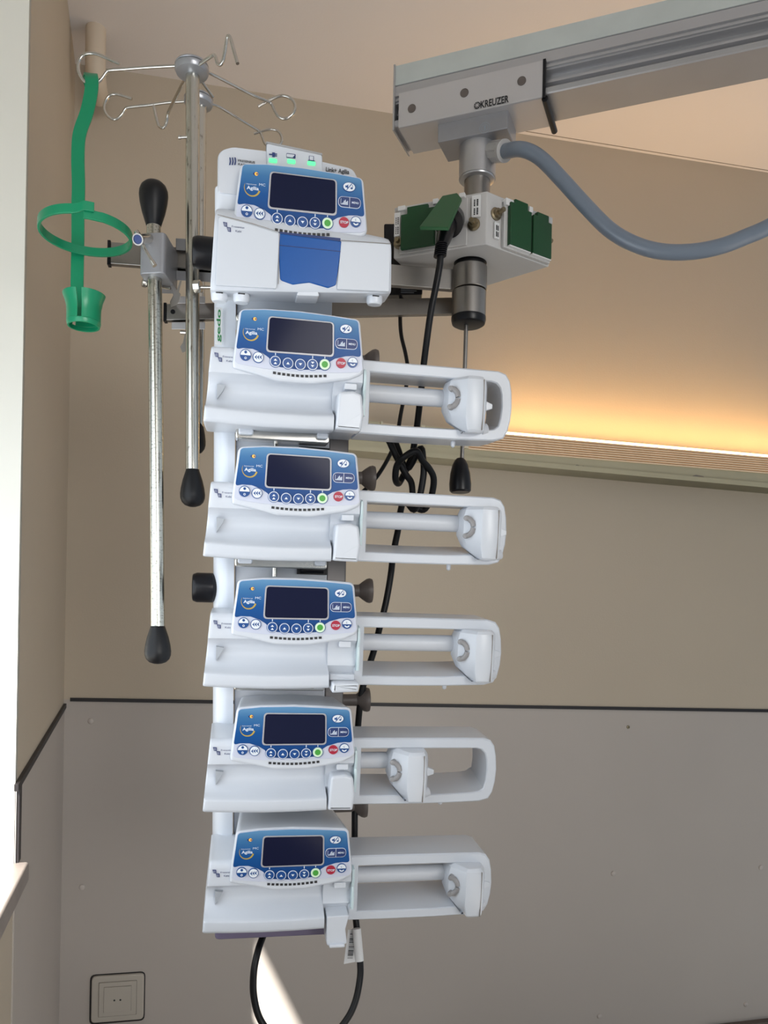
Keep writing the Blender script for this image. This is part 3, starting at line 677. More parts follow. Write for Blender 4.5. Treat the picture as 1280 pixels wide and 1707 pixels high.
b = MB(); b.prism(rrect(.004, -.012, .110, .018, .008), .035, .075, 'pale', .003); b.prism(rrect(.004, -.017, .124, .008, .004), .030, .08, 'steel', .002); b.build('mounting_bracket', t, label='grey and steel cradle bracket')
b = MB(); maker_mark(b, -.0740, .0735, -.0180); b.build('maker_print', t)
head_shell(t, DZ, .09); control_panel(t, DZ); speaker_grille(t, DZ-.0005, -.0157)

# rack column ("link") that carries the pumps
VB, VT = -.376, .50
RK = thing('pump_rack', 'tall white rack column with grey head and three green status lights carrying the pumps', 'pump rack', cpos(VB), CR)
def rk(x, y, v): return CO+CR@Vector((x+LEAN*(.25-v), y, v))
def colsec(ol, v0, v1, m, b):
    b.loft([[rk(x, y, v0) for x, y in ol], [rk(x, y, v1) for x, y in ol]], m); return b
b = MB(); ar = [(-.066+.0195*math.cos(R(a)), .128+.030*math.sin(R(a))) for a in range(90, 280, 15)]
colsec(ar+[(-.058, .098), (-.058, .158)], VB, VT, 'white2', b); b.build('side_rail', RK, True)
b = MB(); colsec([(-.0565, .106), (.066, .106), (.066, .165), (-.0565, .165)], VB, VT, 'pale', b); b.build('column', RK, True, bevel=.002)
b = MB(); colsec([(.0665, .112), (.0935, .118), (.0935, .175), (.0665, .170)], VB+.15, VT-.1, 'darkch', b); b.build('rear_channel', RK, True, bevel=.002)
b = MB(); b.loft([[rk(x, y, VB+dv) for x, y in rpoly([(-.080, .030), (.078, .030), (.078, .150), (-.080, .150)], .008)] for dv in (-.027, -.014)], 'violet')
b.loft([[rk(x, y, VB+dv) for x, y in rpoly([(-.082, .026), (.078, .026), (.078, .150), (-.082, .150)], .008)] for dv in (-.0142, .004)], 'white2'); b.build('base', RK, True, bevel=.002, label='flat violet-grey base')
for v, dx in ((VS[0]+.083, 0), (VS[3]+.111, 0)):
    b = MB(); p = rk(-.083, .125, v); ax = CR@Vector((-1, 0, 0))
    b.lathe([(.010, -.01), (.0185, .000), (.0200, .004), (.0200, .024), (.0180, .029), (.0160, .030), (.0001, .030)], p, ax, 'black', 32); b.build('side_knob', RK, True, label='thick black round knob')
# latches seen in the gaps of the column
for i in (2, 3):
    v = VS[i]+.140
    b = MB(); b.box(rk(.045, .104, v), (.040, .010, .012), 'blackm', CR); b.tube([rk(.030, .098, v), rk(.060, .098, v+.001)], .005, 'black', 14); b.tube([rk(-.005, .100, v-.01), rk(-.005, .100, v+.012)], .0035, 'steel', 12)
    b.build('latch', RK, True, label='black and steel latch')
# head
b = MB()
hd = rpoly([(-.0800, .5100, .004), (.0860, .5100, .004), (.0860, .5380, .010), (.0780, .5540, .012), (.0, .5620, .06), (-.0640, .5620, .02), (-.0800, .5560, .012)], .006, 6)
mi_ = [];
def pl_(x, y, v): return rk(x, y, v)
loops = []
for y, k, dv in ((.0070, .975, 0), (.0080, .985, 0), (.0105, .996, 0), (.0140, 1, 0), (.135, 1, .000), (.150, .97, 0)):
    cx, cz = .003, .53
    loops.append([rk(cx+(x-cx)*k, y, cz+(z-cz)*k+dv) for x, z in hd])
b.loft(loops, 'alucov' if False else 'pale'); hdo = b.build('head', RK, True, ang=50, label='light grey rounded head')
b = MB(); b.loft([[rk(x, y, v) for x, y in rpoly([(-.083, .010), (-.03, .006), (-.03, .12), (-.083, .12)], .010)] for v in (.493, .497, .520)], 'white2'); b.build('collar', RK, True, bevel=.002)
b = MB(); b.loft([[rk(x, y, v) for x, y in rpoly([(-.0780, .016), (-.03, .012), (-.03, .12), (-.0780, .12)], .012)] for v in (VS[0]+.086, .494)], 'pale'); b.build('neck', RK, True, bevel=.002)
b = MB(); ipo = rpoly([(-.0170, .5300, .006), (.0365, .5235, .006), (.0405, .5400, .006), (.0395, .5635, .003), (-.0250, .5690, .003), (-.0240, .5400, .006)], .004)
loops = [[rk(x, .0035, z) for x, z in ipo], [rk(x, .0300, z) for x, z in ipo]]; b.loft(loops, 'white'); ip = b.build('indicator_panel', RK, True, bevel=.0015)
b = MB(); b.loft([[rk(x, y, z) for x, y in ((-.0245, .004), (.0435, .004), (.042, .030), (-.023, .030))] for z in (.5660, .5660)], 'grey') if False else None
tp = [(-.0250, .5690), (.0395, .5635), (.0395, .5655), (-.0250, .5710)]
b.loft([[rk(x, .0045, z) for x, z in tp], [rk(x, .034, z) for x, z in tp]], 'grey'); b.build('panel_cap', RK, True)
XS = [(455, 268), (485.5, 269.5), (519, 272.5)]
for px, py in XS:
    P = onp(px, py, rk(0, .0030, .54), CR@Vector((0, 1, 0))); q = CR.inverted()@(P-CO)
    b = MB(); b.loft([[CO+CR@Vector((q.x+x, q.y+dy, q.z+z)) for x, z in rrect(0, 0, .0092, .0042, .0015)] for dy in (-.0008, .0012)], 'led'); b.build('status_light', ip, True, label='lit green status light')
def on_head(px, py, y=.0028): P = onp(px, py, rk(0, y, .54), CR@Vector((0, 1, 0))); return P
ex, ez, ey = CR@Vector((1, 0, 0)), CR@Vector((0, 0, 1)), CR@Vector((0, -1, 0))
def hp(b, px, py, ol, m, y=.0028, d=.0006):
    P = on_head(px, py, y); b.loft([[P+ex*x+ez*z+ey*d for x, z in ol], [P+ex*x+ez*z for x, z in ol]], m)
b = MB()
hp(b, 455, 258, rpoly([(-.0045, -.0006), (-.001, -.0006), (-.001, -.0024), (.0022, -.0024), (.0022, -.0012), (.0046, -.0014), (.0046, -.0006), (.0024, -.0006), (.0024, .0006), (.0046, .0008), (.0046, .0016), (.0022, .0014), (.0022, .0024), (-.001, .0024), (-.001, .0006), (-.0045, .0004)], 0), 'navy')
hp(b, 485, 260, rrect(0, 0, .0105, .0046, .0008), 'navy', .0030); hp(b, 484.5, 260, rrect(0, 0, .0092, .0033, .0006), 'white', .0026); hp(b, 489.5, 261, [(-.0015, -.0018), (.0014, -.0018), (.0014, .0018)], 'navy', .0022)
hp(b, 519, 264.5, rrect(0, 0, .0054, .0056, .0003), 'navy', .0030); hp(b, 519, 264, rrect(0, 0, .0042, .0042, .0003), 'white', .0026); hp(b, 519, 268.2, rrect(0, 0, .0078, .0007, .0002), 'navy', .0026)
for k in range(3):
    hp(b, 383.5+k*4.3, 269, [(-.0010, -.0040), (.0004, -.0040), (.0010, -.0005), (.0004, .0040), (-.0010, .0040), (-.0002, .0)], 'navy', .0062)
P = on_head(397, 269.6, .0062)+ey*.0006; b.text('FRESENIUS', 0, 0, .0023, 0, 'ink', .0190, True, origin=P, ex=ex, ez=ez)
P = on_head(397, 275.4, .0062)+ey*.0006; b.text('KABI', 0, 0, .0023, 0, 'ink', .0086, True, origin=P, ex=ex, ez=ez)
P = on_head(543, 286, .0062)+ey*.0008; b.text('Link+ Agilia', 0, 0, .0048, 0, 'ink', .0275, True, origin=P, ex=ex, ez=ez)
b.build('printed_marks', RK, True, smooth=False)
# green sticker on the side rail
b = MB(); P = rk(-.0835, .108, .265); px_ = (CR@Vector((.35, -.94, 0))).normalized(); nx_ = (CR@Vector((-.94, -.35, 0))).normalized()
P = at(358.5, 572, (rk(-.08, .098, .3)).y-.012); ex2 = CR@Vector((0, 0, 1)); ez2 = CR@Vector((-1, 0, 0)); 
b.loft([[P+ex*x+ez*z+ey*d for x, z in rrect(.004, .021, .0085, .046, .001)] for d in (.0, .0006)], 'paper')
b.text('gedo', 0, 0, .0048, 0, 'sgreen', .040, True, origin=P+ex*.0062+ez*.0015+ey*.0009, ex=ez, ez=-ex)
tag(b.build('sticker', smooth=False), 'narrow white sticker with green upright lettering on the side of the rack column', 'sticker')

# ---------------------------------------------------------------- rails and centre post
YP = 1.20
RA = Vector((math.cos(YAW), math.sin(YAW), 0)); RNn = Vector((math.sin(YAW), -math.cos(YAW), 0))
def rail(name, label, A0, B0, h, dpt, holes):
    t = thing(name, label, 'rail', A0)
    d = (B0-A0).normalized(); nn = Vector((d.y, -d.x, 0)).normalized(); up = Vector((0, 0, 1))
    b = MB(); b.loft([[p+up*h/2, p-up*h/2, p-up*h/2-nn*dpt, p+up*h/2-nn*dpt] for p in (A0, B0)], 'brush'); r = b.build('bar', t, True, bevel=.001)
    b = MB(); b.loft([[p+up*h*.56, p-up*h*.56, p-up*h*.56-nn*dpt*1.05, p+up*h*.56-nn*dpt*1.05] for p in (A0-d*.004+nn*.0008, A0+nn*.0008)], 'black'); b.build('end_cap', t, True)
    for s_ in holes:
        b = MB(); b.lathe([(.0035, .0006), (.0035, -.002), (.0001, -.002)], A0+d*s_, nn, 'blackm', 16); b.build('hole', t, True)
    return t, d, nn
ra0 = at(184, 421, 1.150); rb0 = at(762, 466, YP+.005)
rail('equipment_rail', 'upper flat steel rail running behind the top pump to the centre post', ra0, rb0, .030, .010, (.012,))
rc0 = at(277, 520, 1.245); rd0 = at(755, 509, 1.245)
rail('equipment_rail', 'lower flat steel rail with a bright left end beside the infusion poles', rc0, rd0, .0245, .010, (.010,))

# centre post
pc = at(785, 480, YP)
def pz(py): return at(785, py, YP).z
post = thing('support_post', 'steel post hanging from the ceiling boom, with two thick cylinders and a black cap', 'post', Vector((pc.x, pc.y, pz(542))))
def pl3(px, py): p = at(px, py, YP); return p
X1 = at(796, 260, 1.225); X2 = at(792, 300, YP); XL = at(783, 480, YP)
def zz_(py, px=790): return at(px, py, YP).z
b = MB(); b.lathe([(.0270, 0), (.0270, zz_(240)-zz_(283)), (.0262, zz_(238)-zz_(283)+.02)], Vector((X1.x, X1.y, zz_(283))), (0,0,1), 'alu', 40)
b.lathe([(.0268, .004), (.0250, -.002), (.0210, -.0035), (.019, -.0035)], Vector((X1.x, X1.y, zz_(283))), (0,0,1), 'alu', 40); b.build('upper_sleeve', post, True)
b = MB(); b.lathe([(.0190, 0), (.0190, zz_(283)-zz_(330))], Vector((X1.x, X1.y, zz_(330))), (0,0,1), 'brush', 36); b.build('tube', post, True)
b = MB(); b.lathe([(.0255, zz_(436)-zz_(440)), (.0255, .002), (.020, 0), (.020, -.012)], Vector((XL.x, XL.y, zz_(441))), (0,0,1), 'blackm', 36)
b.lathe([(.0195, -.006), (.0195, .008)], Vector((XL.x, XL.y, zz_(447))), (0,0,1), 'steel', 30); b.build('collar', post, True)
b = MB(); b.lathe([(.0001, 0), (.0238, 0), (.0246, .0008), (.0246, zz_(446)-zz_(485)-.001), (.0235, zz_(446)-zz_(485))], Vector((XL.x, XL.y, zz_(485))), (0,0,1), 'brush', 44); b.build('cylinder', post, True)
b = MB(); b.lathe([(.0001, 0), (.0238, 0), (.0246, .0008), (.0246, zz_(487)-zz_(531)-.001), (.0235, zz_(487)-zz_(531))], Vector((XL.x-.001, XL.y, zz_(531))), (0,0,1), 'brush', 44); b.build('cylinder', post, True)
b = MB(); b.lathe([(.0001, 0), (.0200, 0), (.0235, .002), (.0250, .007), (.0250, .0115), (.0240, .0125)], Vector((XL.x-.001, XL.y, zz_(543))), (0,0,1), 'black', 44); b.build('bottom_cap', post, True)
# pull handle
t = thing('pull_handle', 'black teardrop grip on a thin rod hanging straight down from the post', 'handle', at(767, 820, YP))
b = MB(); b.tube([at(777, 535, YP), at(774, 640, YP), at(770, 764, YP)], .0030, 'brush', 14); b.build('rod', t, True)
def grip(parent, px, py0, py1, Y, rr, m='blackm', neck=.6, up=False, name='grip'):
    """teardrop grip: neck at py0, round end at py1"""
    A_, B_ = at(px, py0, Y), at(px, py1, Y); L = (B_-A_).length; ax = (B_-A_).normalized()
    prof = [(.0001, 0), (rr*.42, 0), (rr*.50, L*.02), (rr*.62, L*.14), (rr*.80, L*.32), (rr*.94, L*.52), (rr, L*.68), (rr*.98, L*.78), (rr*.86, L*.88), (rr*.62, L*.955), (rr*.3, L*.992), (.0001, L)]
    b = MB(); b.lathe(prof, A_, ax, m, 36); return b.build(name, parent, True)
A_, B_ = at(767, 764, YP), at(767, 821, YP); L = (B_-A_).length
b = MB(); b.lathe([(.0001, 0), (.005, 0), (.008, L*.06), (.0115, L*.2), (.0145, L*.45), (.0160, L*.75), (.0155, L*.95), (.0130, L), (.0001, L)], A_, B_-A_, 'black', 36); b.build('grip', t, True)

# ---------------------------------------------------------------- ceiling boom
BA = R(21); BD = Vector((math.cos(BA), -math.sin(BA), 0)); BN = Vector((-math.sin(BA), -math.cos(BA), 0))   # along / towards the viewer
B0 = at(660, 217, 1.229); ZB = B0.z
Bz = lambda y, px=660: at(px, y, 1.229).z
def bp(s_, q, z): return Vector((B0.x, B0.y, 0))+BD*s_-BN*q+Z*z
zt, z1, z2, z3 = ZB+.094, ZB+.065, ZB+.049, ZB
boom = thing('ceiling_boom', 'grey aluminium boom beam coming in from the upper right under the ceiling', 'boom', bp(0, .03, ZB))
S0, S1 = -.002, .95
WQ = .066
b = MB(); prof = [(0, zt), (0, z1+.0005), (.0012, z1), (.0, z1-.0005), (0, z2+.001), (.003, z2), (.003, z2-.003), (.0005, z2-.004), (.0005, z2-.006), (.003, z2-.0065), (.003, z2-.009), (.001, z2-.010), (.013, z2-.012), (.013, z2-.017), (.009, z2-.019), (.009, z2-.0225), (.015, z2-.026), (.015, ZB+.015), (0, ZB+.0145), (-.001, ZB+.0125), (0, ZB+.0075), (.0015, ZB+.006), (WQ, ZB+.006), (WQ, zt)]
b.loft([[bp(s_, q, z) for q, z in prof] for s_ in (S0, S1)], 'alu'); b.build('beam', boom, True, ang=20)
b = MB(); b.loft([[bp(s_, q, z) for q, z in ((-.0008, zt+.0006), (-.0008, z1+.001), (.002, z1+.001), (.002, zt+.0006))] for s_ in (S0, S1)], 'alu2'); b.build('upper_strip', boom, True, smooth=False)
b = MB(); b.loft([[bp(s_, q, z) for q, z in ((-.003, zt+.002), (-.003, ZB-.001), (WQ+.002, ZB-.001), (WQ+.002, zt+.002))] for s_ in (S0-.0025, S0)], 'alu'); b.build('end_plate', boom, True, smooth=False)
CS0, CS1 = .005, .2165
b = MB(); cp_ = [(-.0035, z2+.002), (-.0035, ZB+.004), (-.0025, ZB+.001), (.000, ZB), (WQ, ZB), (WQ, ZB+.002), (.003, ZB+.004), (0, z2+.002)]
b.loft([[bp(s_, q, z) for q, z in cp_] for s_ in (CS0, CS1)], 'alucov'); car = b.build('carriage_cover', boom, True, ang=25)
def cfront(px, py): return onp(px, py, bp(0, -.0036, 0), BN)
for px, py in ((686.5, 181), (774, 155), (869.5, 135)):
    b = MB(); b.lathe([(.0001, .0004), (.0050, .0004), (.0054, .0008), (.0062, .0008), (.0063, -.001)], cfront(px, py), BN, 'taupe', 24); b.build('hole_plug', car, True)
b = MB(); P = cfront(801, 180.5)+BN*.0006; zb_ = Z
b.text('KREUZER', 0, 0, .0098, 0, 'ink', .0405, True, origin=P, ex=BD, ez=Z)
P = cfront(795.5, 176)+BN*.0006; 
b.add([P+BD*x+Z*z for x, z in ell(0, 0, .0048, .0050, 22)], [tuple(range(22))], 'ink')
for a in range(0, 180, 45):
    c, s_ = math.cos(R(a)), math.sin(R(a)); b.add([P+BN*.0003+BD*(x*c-z*s_)+Z*(x*s_+z*c) for x, z in ((-.0038, -.0004), (.0038, -.0004), (.0038, .0004), (-.0038, .0004))], [(0, 1, 2, 3)], 'alucov')
b.build('maker_print', car, True, smooth=False)
b = MB(); b.loft([[bp(s_, q, z) for q, z in ((-.0045, z2+.003), (-.0045, ZB-.001), (.001, ZB-.001), (.001, z2+.003))] for s_ in (CS1, CS1+.004)], 'black')
b.tube([bp(CS1+.003, -.001, ZB-.001), bp(CS1+.003, WQ+.012, ZB-.001)], .0045, 'black', 14); b.build('buffer', boom, True, label='black rubber buffer rod')
# mounting block
mb0 = .062; mb1 = .166
ZK = ZB-.026
b = MB(); b.loft([[bp(s_, q, z) for q, z in ((.008, ZB+.001), (.008, ZK), (WQ-.004, ZK), (WQ-.004, ZB+.001))] for s_ in (mb0, mb1)], 'cast'); mk = b.build('mounting_block', boom, True, bevel=.0015)
b = MB(); P = onp(808, 213, bp(0, .0078, 0), BN)+BN*.0002
for r0, r1 in ((.0078, .0070), (.0050, .0042)):
    n = 24; o_ = ell(0, 0, r0, r0, n); i_ = ell(0, 0, r1, r1, n)
    b.add([P+BD*x+Z*z for x, z in o_]+[P+BD*x+Z*z for x, z in i_], [(j, (j+1) % n, n+(j+1) % n, n+j) for j in range(n)], 'faint')
b.add([P+BD*x+Z*z for x, z in ((-.001, -.003), (.001, -.003), (.0014, .003), (-.0014, .003))], [(0, 1, 2, 3)], 'faint')
b.build('round_mark', mk, True, smooth=False)
# gland + hose
G0 = at(822, 253, 1.205); G1 = at(847, 251, 1.180); gd = (G1-G0).normalized()
hz = thing('cable_hose', 'thick blue-grey cable hose looping from the boom block out to the right', 'hose', G1)
b = MB(); L = (G1-G0).length
b.lathe([(.0120, -.012), (.0135, -.010), (.0145, L*.3), (.0140, L*.62)], G0, gd, 'gland', 10); b.lathe([(.0150, L*.60), (.0152, L*.78), (.0125, L*.82), (.0001, L*.84)], G0, gd, 'gland', 28)
for k in range(10):
    a = 2*math.pi*k/10; u_ = gd.orthogonal().normalized(); w_ = gd.cross(u_); b.tube([G0+gd*(L*.05)+(u_*math.cos(a)+w_*math.sin(a))*.0135, G0+gd*(L*.58)+(u_*math.cos(a)+w_*math.sin(a))*.0135], .0014, 'gland', 6)
b.build('gland', hz, True, label='pale grey ribbed cable gland')
b = MB(); hp_ = [(842, 252, 1.185), (870, 249, 1.16), (900, 263, 1.15), (935, 298, 1.14), (975, 342, 1.13), (1015, 382, 1.12), (1055, 406, 1.11), (1100, 419, 1.10), (1150, 420, 1.09), (1200, 411, 1.08), (1245, 394, 1.07), (1285, 376, 1.06), (1340, 340, 1.05), (1420, 270, 1.04), (1480, 150, 1.03), (1500, 60, 1.02), (1500, 0, 1.01)]
b.tube([at(*p) for p in hp_], .0102, 'hose', 20, 6); b.build('hose', hz, True)

# ---------------------------------------------------------------- socket box on the post
ZS1 = at(812, 318, 1.14).z; ZS0 = at(810, 407, 1.14).z
c0 = at(812, 318, 1.14); c0.z = 0; c1 = atz(657, 346, ZS1); c1.z = 0; c2 = atz(917, 361, ZS1); c2.z = 0
sb = thing('socket_box', 'grey power socket box around the post with green flap covers', 'socket box', Vector((pc.x, pc.y, ZS0)))
d1 = (c1-c0).normalized(); d2 = (c2-c0).normalized(); L1 = (c1-c0).length; L2 = (c2-c0).length
n1 = Vector((d1.y, -d1.x, 0)); n1 = n1 if n1.y < 0 else -n1; n2 = Vector((-d2.y, d2.x, 0)); n2 = n2 if n2.y < 0 else -n2
fp = [c0, c2, c2-n2*.105-d2*.03, c1-n1*.09+d1*-.01, c1]
b = MB(); b.loft([[p+Z*ZS0 for p in fp], [p+Z*ZS1 for p in fp]], 'ivory'); b.build('housing', sb, True, bevel=.002)
HS = ZS1-ZS0
def fbox(b, side, a0, a1, h0, h1, d0, d1_, m, shear=0):
    """box on a face: a = distance from the front corner, h = 0..1 of the height, d = proud of the face"""
    dd_, nn_, L_ = (d1, n1, L1) if side == 0 else (d2, n2, L2)
    q = []
    for d_ in (d1_, d0): q.append([c0+dd_*a*L_+nn_*d_+Z*(ZS0+HS*h) for a, h in ((a0, h0), (a1, h0), (a1, h1), (a0, h1))])
    b.loft(q, m); return b
b = MB(); fbox(b, 0, .50, .93, .05, .90, 0, .003, 'ivory'); fbox(b, 0, .20, .49, .03, .93, 0, .003, 'ivory'); b.build('socket_plate', sb, True, bevel=.001)
b = MB(); fbox(b, 1, .22, .96, .02, .90, 0, .006, 'ivory'); b.build('socket_plate', sb, True, bevel=.001)
def flap(side, a0, a1, h0, h1, d0, d1_):
    b = MB(); dd_, nn_, L_ = (d1, n1, L1) if side == 0 else (d2, n2, L2)
    w = a1-a0; ol = [(a0, h0), (a1, h0), (a1, h1-.13), (a1-w*.18, h1-.13), (a1-w*.18, h1), (a0+w*.2, h1), (a0+w*.2, h1-.08), (a0, h1-.08)]
    b.loft([[c0+dd_*a*L_+nn_*d_+Z*(ZS0+HS*h) for a, h in ol] for d_ in (d1_, d0)], 'flap'); return b.build('flap_cover', sb, True, bevel=.0012)
flap(0, .53, .90, .10, .90, .003, .009); flap(1, .27, .60, .06, .95, .006, .013); flap(1, .63, .93, .06, .88, .006, .013)
for a0, a1 in ((.27, .60), (.63, .93)):
    b = MB(); fbox(b, 1, a0, a1, .035, .055, .006, .012, 'paper'); b.build('hinge_strip', sb, True)
# open flap, lifted by the plug
b = MB(); w_ = [at(700, 384, 1.085), at(748, 385, 1.080), at(770, 336, 1.128), at(763, 327, 1.134), at(738, 332, 1.138), at(734, 340, 1.134)]
b.loft([w_, [p-Vector((-.002, -.004, .006))*-1*.6 for p in w_]], 'flap2'); b.build('flap_cover', sb, True, bevel=.001, label='green flap propped open over the plug')
b = MB()
for a0, a1, h0, h1 in ((.86, .94, .87, .96), (.50, .56, .88, .98), (.40, .46, .90, .99), (.22, .28, .92, 1.0)): fbox(b, 0, a0, a1, h0, h1, 0, .007, 'paper')
for a0, a1, h0, h1 in ((.22, .34, .80, .93), (.58, .64, .84, .95), (.90, .96, .78, .90)): fbox(b, 1, a0, a1, h0, h1, 0, .010, 'paper')
b.build('hinge_block', sb, True, bevel=.0006)
for side, a0, a1, h0, h1 in ((0, .06, .15, .52, .93), (0, .92, .985, .40, .86), (1, .10, .17, .15, .45)):
    b = MB(); fbox(b, side, min(a0, a1), max(a0, a1), h0, h1, .001, .0036 if a0 < .5 or side else .0040, 'paper')
    for k in range(9):
        hh = h0+(h1-h0)*(.1+.08*k); 
        if k == 4: continue
        fbox(b, side, a0+(a1-a0)*.25, a0+(a1-a0)*.42, hh, hh+.022, .0036, .0044, 'ink'); fbox(b, side, a0+(a1-a0)*.6, a0+(a1-a0)*.75, hh, hh+.020, .0036, .0044, 'ink')
    b.build('label_strip', sb, True, smooth=False)
for side, a, h, ln in ((0, .13, .40, .016), (1, .13, .62, .018), (0, .93, .28, .014)):
    dd_, nn_, L_ = (d1, n1, L1) if side == 0 else (d2, n2, L2)
    P = c0+dd_*a*L_+Z*(ZS0+HS*h); b = MB()
    b.lathe([(.0085, 0), (.0088, .002), (.0060, .003), (.0060, .0075), (.0032, .0078), (.0032, ln), (.0001, ln)], P, nn_, 'bronze', 6 if False else 22); b.build('earth_bolt', sb, True, label='dull brass earthing bolt')
P = c2+Z*(ZS0+HS*.62)-n2*.01; b = MB(); b.lathe([(.0060, 0), (.0060, .004), (.0032, .0042), (.0032, .014), (.0001, .014)], P, d2, 'bronze', 20); b.build('earth_bolt', sb, True, label='dull brass earthing bolt')

# ---------------------------------------------------------------- cables
t = thing('power_cable', 'thick black power cord plugged into the socket box, knotted and running down behind the pumps', 'cable', at(735, 400, 1.10))
b = MB(); PA = at(742, 385, 1.13); 
b.tube([at(751, 366, 1.150), at(748, 372, 1.128)], .0195, 'black', 26); b.tube([at(746, 376, 1.128), at(740, 396, 1.110), at(736, 410, 1.10)], [.0120, .0105, .0080], 'black', 18)
for k in range(7): y = 409+k*3.2; b.lathe([(.0068, 0), (.0085, .0006), (.0085, .0014), (.0068, .002)], at(736-k*.45, y, 1.10), at(736, y-10, 1.10)-at(736.6, y, 1.10), 'black', 20)
b.build('plug', t, True)
b = MB()
pts = [(736, 400, 1.10), (733, 440, 1.10), (726, 480, 1.105), (718, 520, 1.11), (711, 570, 1.12), (706, 610, 1.13), (701, 660, 1.14), (695, 710, 1.15), (689, 748, 1.16), (683, 770, 1.165), (671, 795, 1.17), (664, 806, 1.165), (659, 798, 1.15), (662, 775, 1.14), (676, 760, 1.13), (694, 752, 1.13), (704, 768, 1.14), (716, 782, 1.15), (723, 800, 1.16), (718, 830, 1.17),(706, 850, 1.18), (690, 840, 1.175), (686, 806, 1.165), (676, 790, 1.155), (660, 760, 1.145), (650, 738, 1.14), (645, 728, 1.145), (652, 724, 1.155), (662, 745, 1.16), (678, 782, 1.165), (700, 748, 1.15), (705, 762, 1.15), (706, 790, 1.155), (699, 830, 1.16), (690, 850, 1.165), (675, 835, 1.17), (668, 850, 1.175), (664, 880, 1.18), (656, 920, 1.18), (651, 960, 1.18), (643, 1005, 1.18), (633, 1045, 1.18), (624, 1082, 1.18), (612, 1120, 1.18), (602, 1160, 1.18), (596, 1220, 1.19), (592, 1300, 1.20), (591, 1400, 1.20), (591, 1480, 1.19), (592, 1520, 1.18), (596, 1560, 1.17), (600, 1600, 1.16), (600, 1630, 1.15), (592, 1670, 1.14), (576, 1702, 1.13), (545, 1735, 1.12), (500, 1748, 1.11), (460, 1730, 1.10), (434, 1700, 1.10), (423, 1660, 1.10), (423, 1620, 1.10), (430, 1585, 1.11), (438, 1562, 1.13), (446, 1545, 1.15)]
b.tube([at(*p) for p in pts], .0046, 'blackm', 12, 5); b.build('cord', t, True)
t = tag(MB().tube([at(*p) for p in [(690, 480, 1.28), (669, 500, 1.28), (667, 530, 1.27), (669, 560, 1.26), (676, 590, 1.25), (680, 620, 1.24), (676, 650, 1.23), (668, 690, 1.22), (661, 730, 1.21), (648, 762, 1.20), (630, 792, 1.19), (610, 815, 1.18), (590, 830, 1.17)]], .0030, 'blackm', 10, 5).build('thin_cable'), 'thin black cable hanging from the black adapter beside the thick cord', 'cable')
# barcode tag on the cord
tg = thing('cable_tag', 'white barcode label wrapped round the power cord below the bottom pump', 'label', at(588, 1605, 1.155))
q = [at(580, 1550, 1.160), at(596, 1549, 1.160), at(603, 1601, 1.150), at(573, 1607, 1.150)]
b = MB(); nn_ = Vector((0, -.0004, 0)); b.loft([[p+nn_ for p in q], [p-nn_ for p in q]], 'paper'); b.build('paper', tg, True, smooth=False)
b = MB(); b.tube([at(594, 1548, 1.158), at(599, 1602, 1.152)], .0062, 'paper', 16); b.build('wrap', tg, True)
b = MB(); p0, p1 = at(584, 1553, 1.1585), at(579, 1598, 1.149); w0 = at(591, 1553, 1.1585)-p0; 
k = 0.0; random.seed(3)
while k < 1:
    h = random.choice((.012, .02, .035)); a_ = p0.lerp(p1, k); c_ = p0.lerp(p1, min(1, k+h)); b.add([a_+nn_*3, a_+w0*1.25+nn_*3, c_+w0*1.25+nn_*3, c_+nn_*3], [(0, 1, 2, 3)], 'ink'); k += h+random.choice((.015, .025, .04))
b.build('barcode', tg, True, smooth=False)
# black power adapter behind the rail
t = thing('power_adapter', 'black power adapter box behind the rail, between the top pump and the socket box', 'power adapter', at(676, 492, 1.27))
b = MB(); q = rpoly([at(x, y, 1.265).xz for x, y in ((640, 374), (664, 374), (704, 440), (704, 492), (640, 493))], .003); b.loft([[Vector((x, Y_, z)) for x, z in q] for Y_ in (1.262, 1.32)], 'black'); b.build('case', t, True, bevel=.002)
b = MB()
for k in range(5):
    y = 476+k*3; p = at(668, y, 1.2612); b.add([p, p+Vector((.02+.004*(k % 2), 0, 0)), p+Vector((.02+.004*(k % 2), 0, .0008)), p+Vector((0, 0, .0008))], [(0, 1, 2, 3)], 'faint')
b.build('type_label', t, True, smooth=False)

# ---------------------------------------------------------------- infusion poles
def curl(pts, Y=None): return [at(*p) for p in pts]
def hub_head(t, px, py, Y, r, m='hub'):
    P = at(px, py, Y); k = r
    b = MB(); b.lathe([(.0001, -.50*k), (.46*k, -.50*k), (.66*k, -.46*k), (.92*k, -.36*k), (1.0*k, -.20*k), (1.0*k, -.04*k), (.97*k, 0)], P, (0,0,1), m, 40)
    b.lathe([(.97*k, .035*k), (1.0*k, .06*k), (.96*k, .16*k), (.75*k, .25*k), (.3*k, .29*k), (.0001, .29*k)], P, (0,0,1), m, 40)
    b.lathe([(.93*k, -.01*k), (.93*k, .045*k)], P, (0,0,1), 'ink', 40); return b.build('hub', t, True)
KB = 1.07; YB = 1.05*KB
pb = thing('infusion_pole', 'tall steel infusion pole with the taller four-hook head, holding the green strap', 'infusion pole', at(321, 842, YB))
b = MB(); b.tube([at(321, 118, YB), at(321, 783, YB)], .0086*KB, 'pole2', 28); b.build('pole', pb, True)
grip(pb, 321, 780, 845, YB, .0155*KB)
hub_head(pb, 320, 113, YB, .0213*KB)
HB = at(320, 113, YB).z
def wire(t, pts, r, z=None): k = KB if t is pb else 1.0; b = MB(); b.tube([at(p[0], p[1], p[2] if p[2] == YB else p[2]*k) for p in pts], r*k, 'steel', 12, 6); return b.build('hook', t, True, label=None)
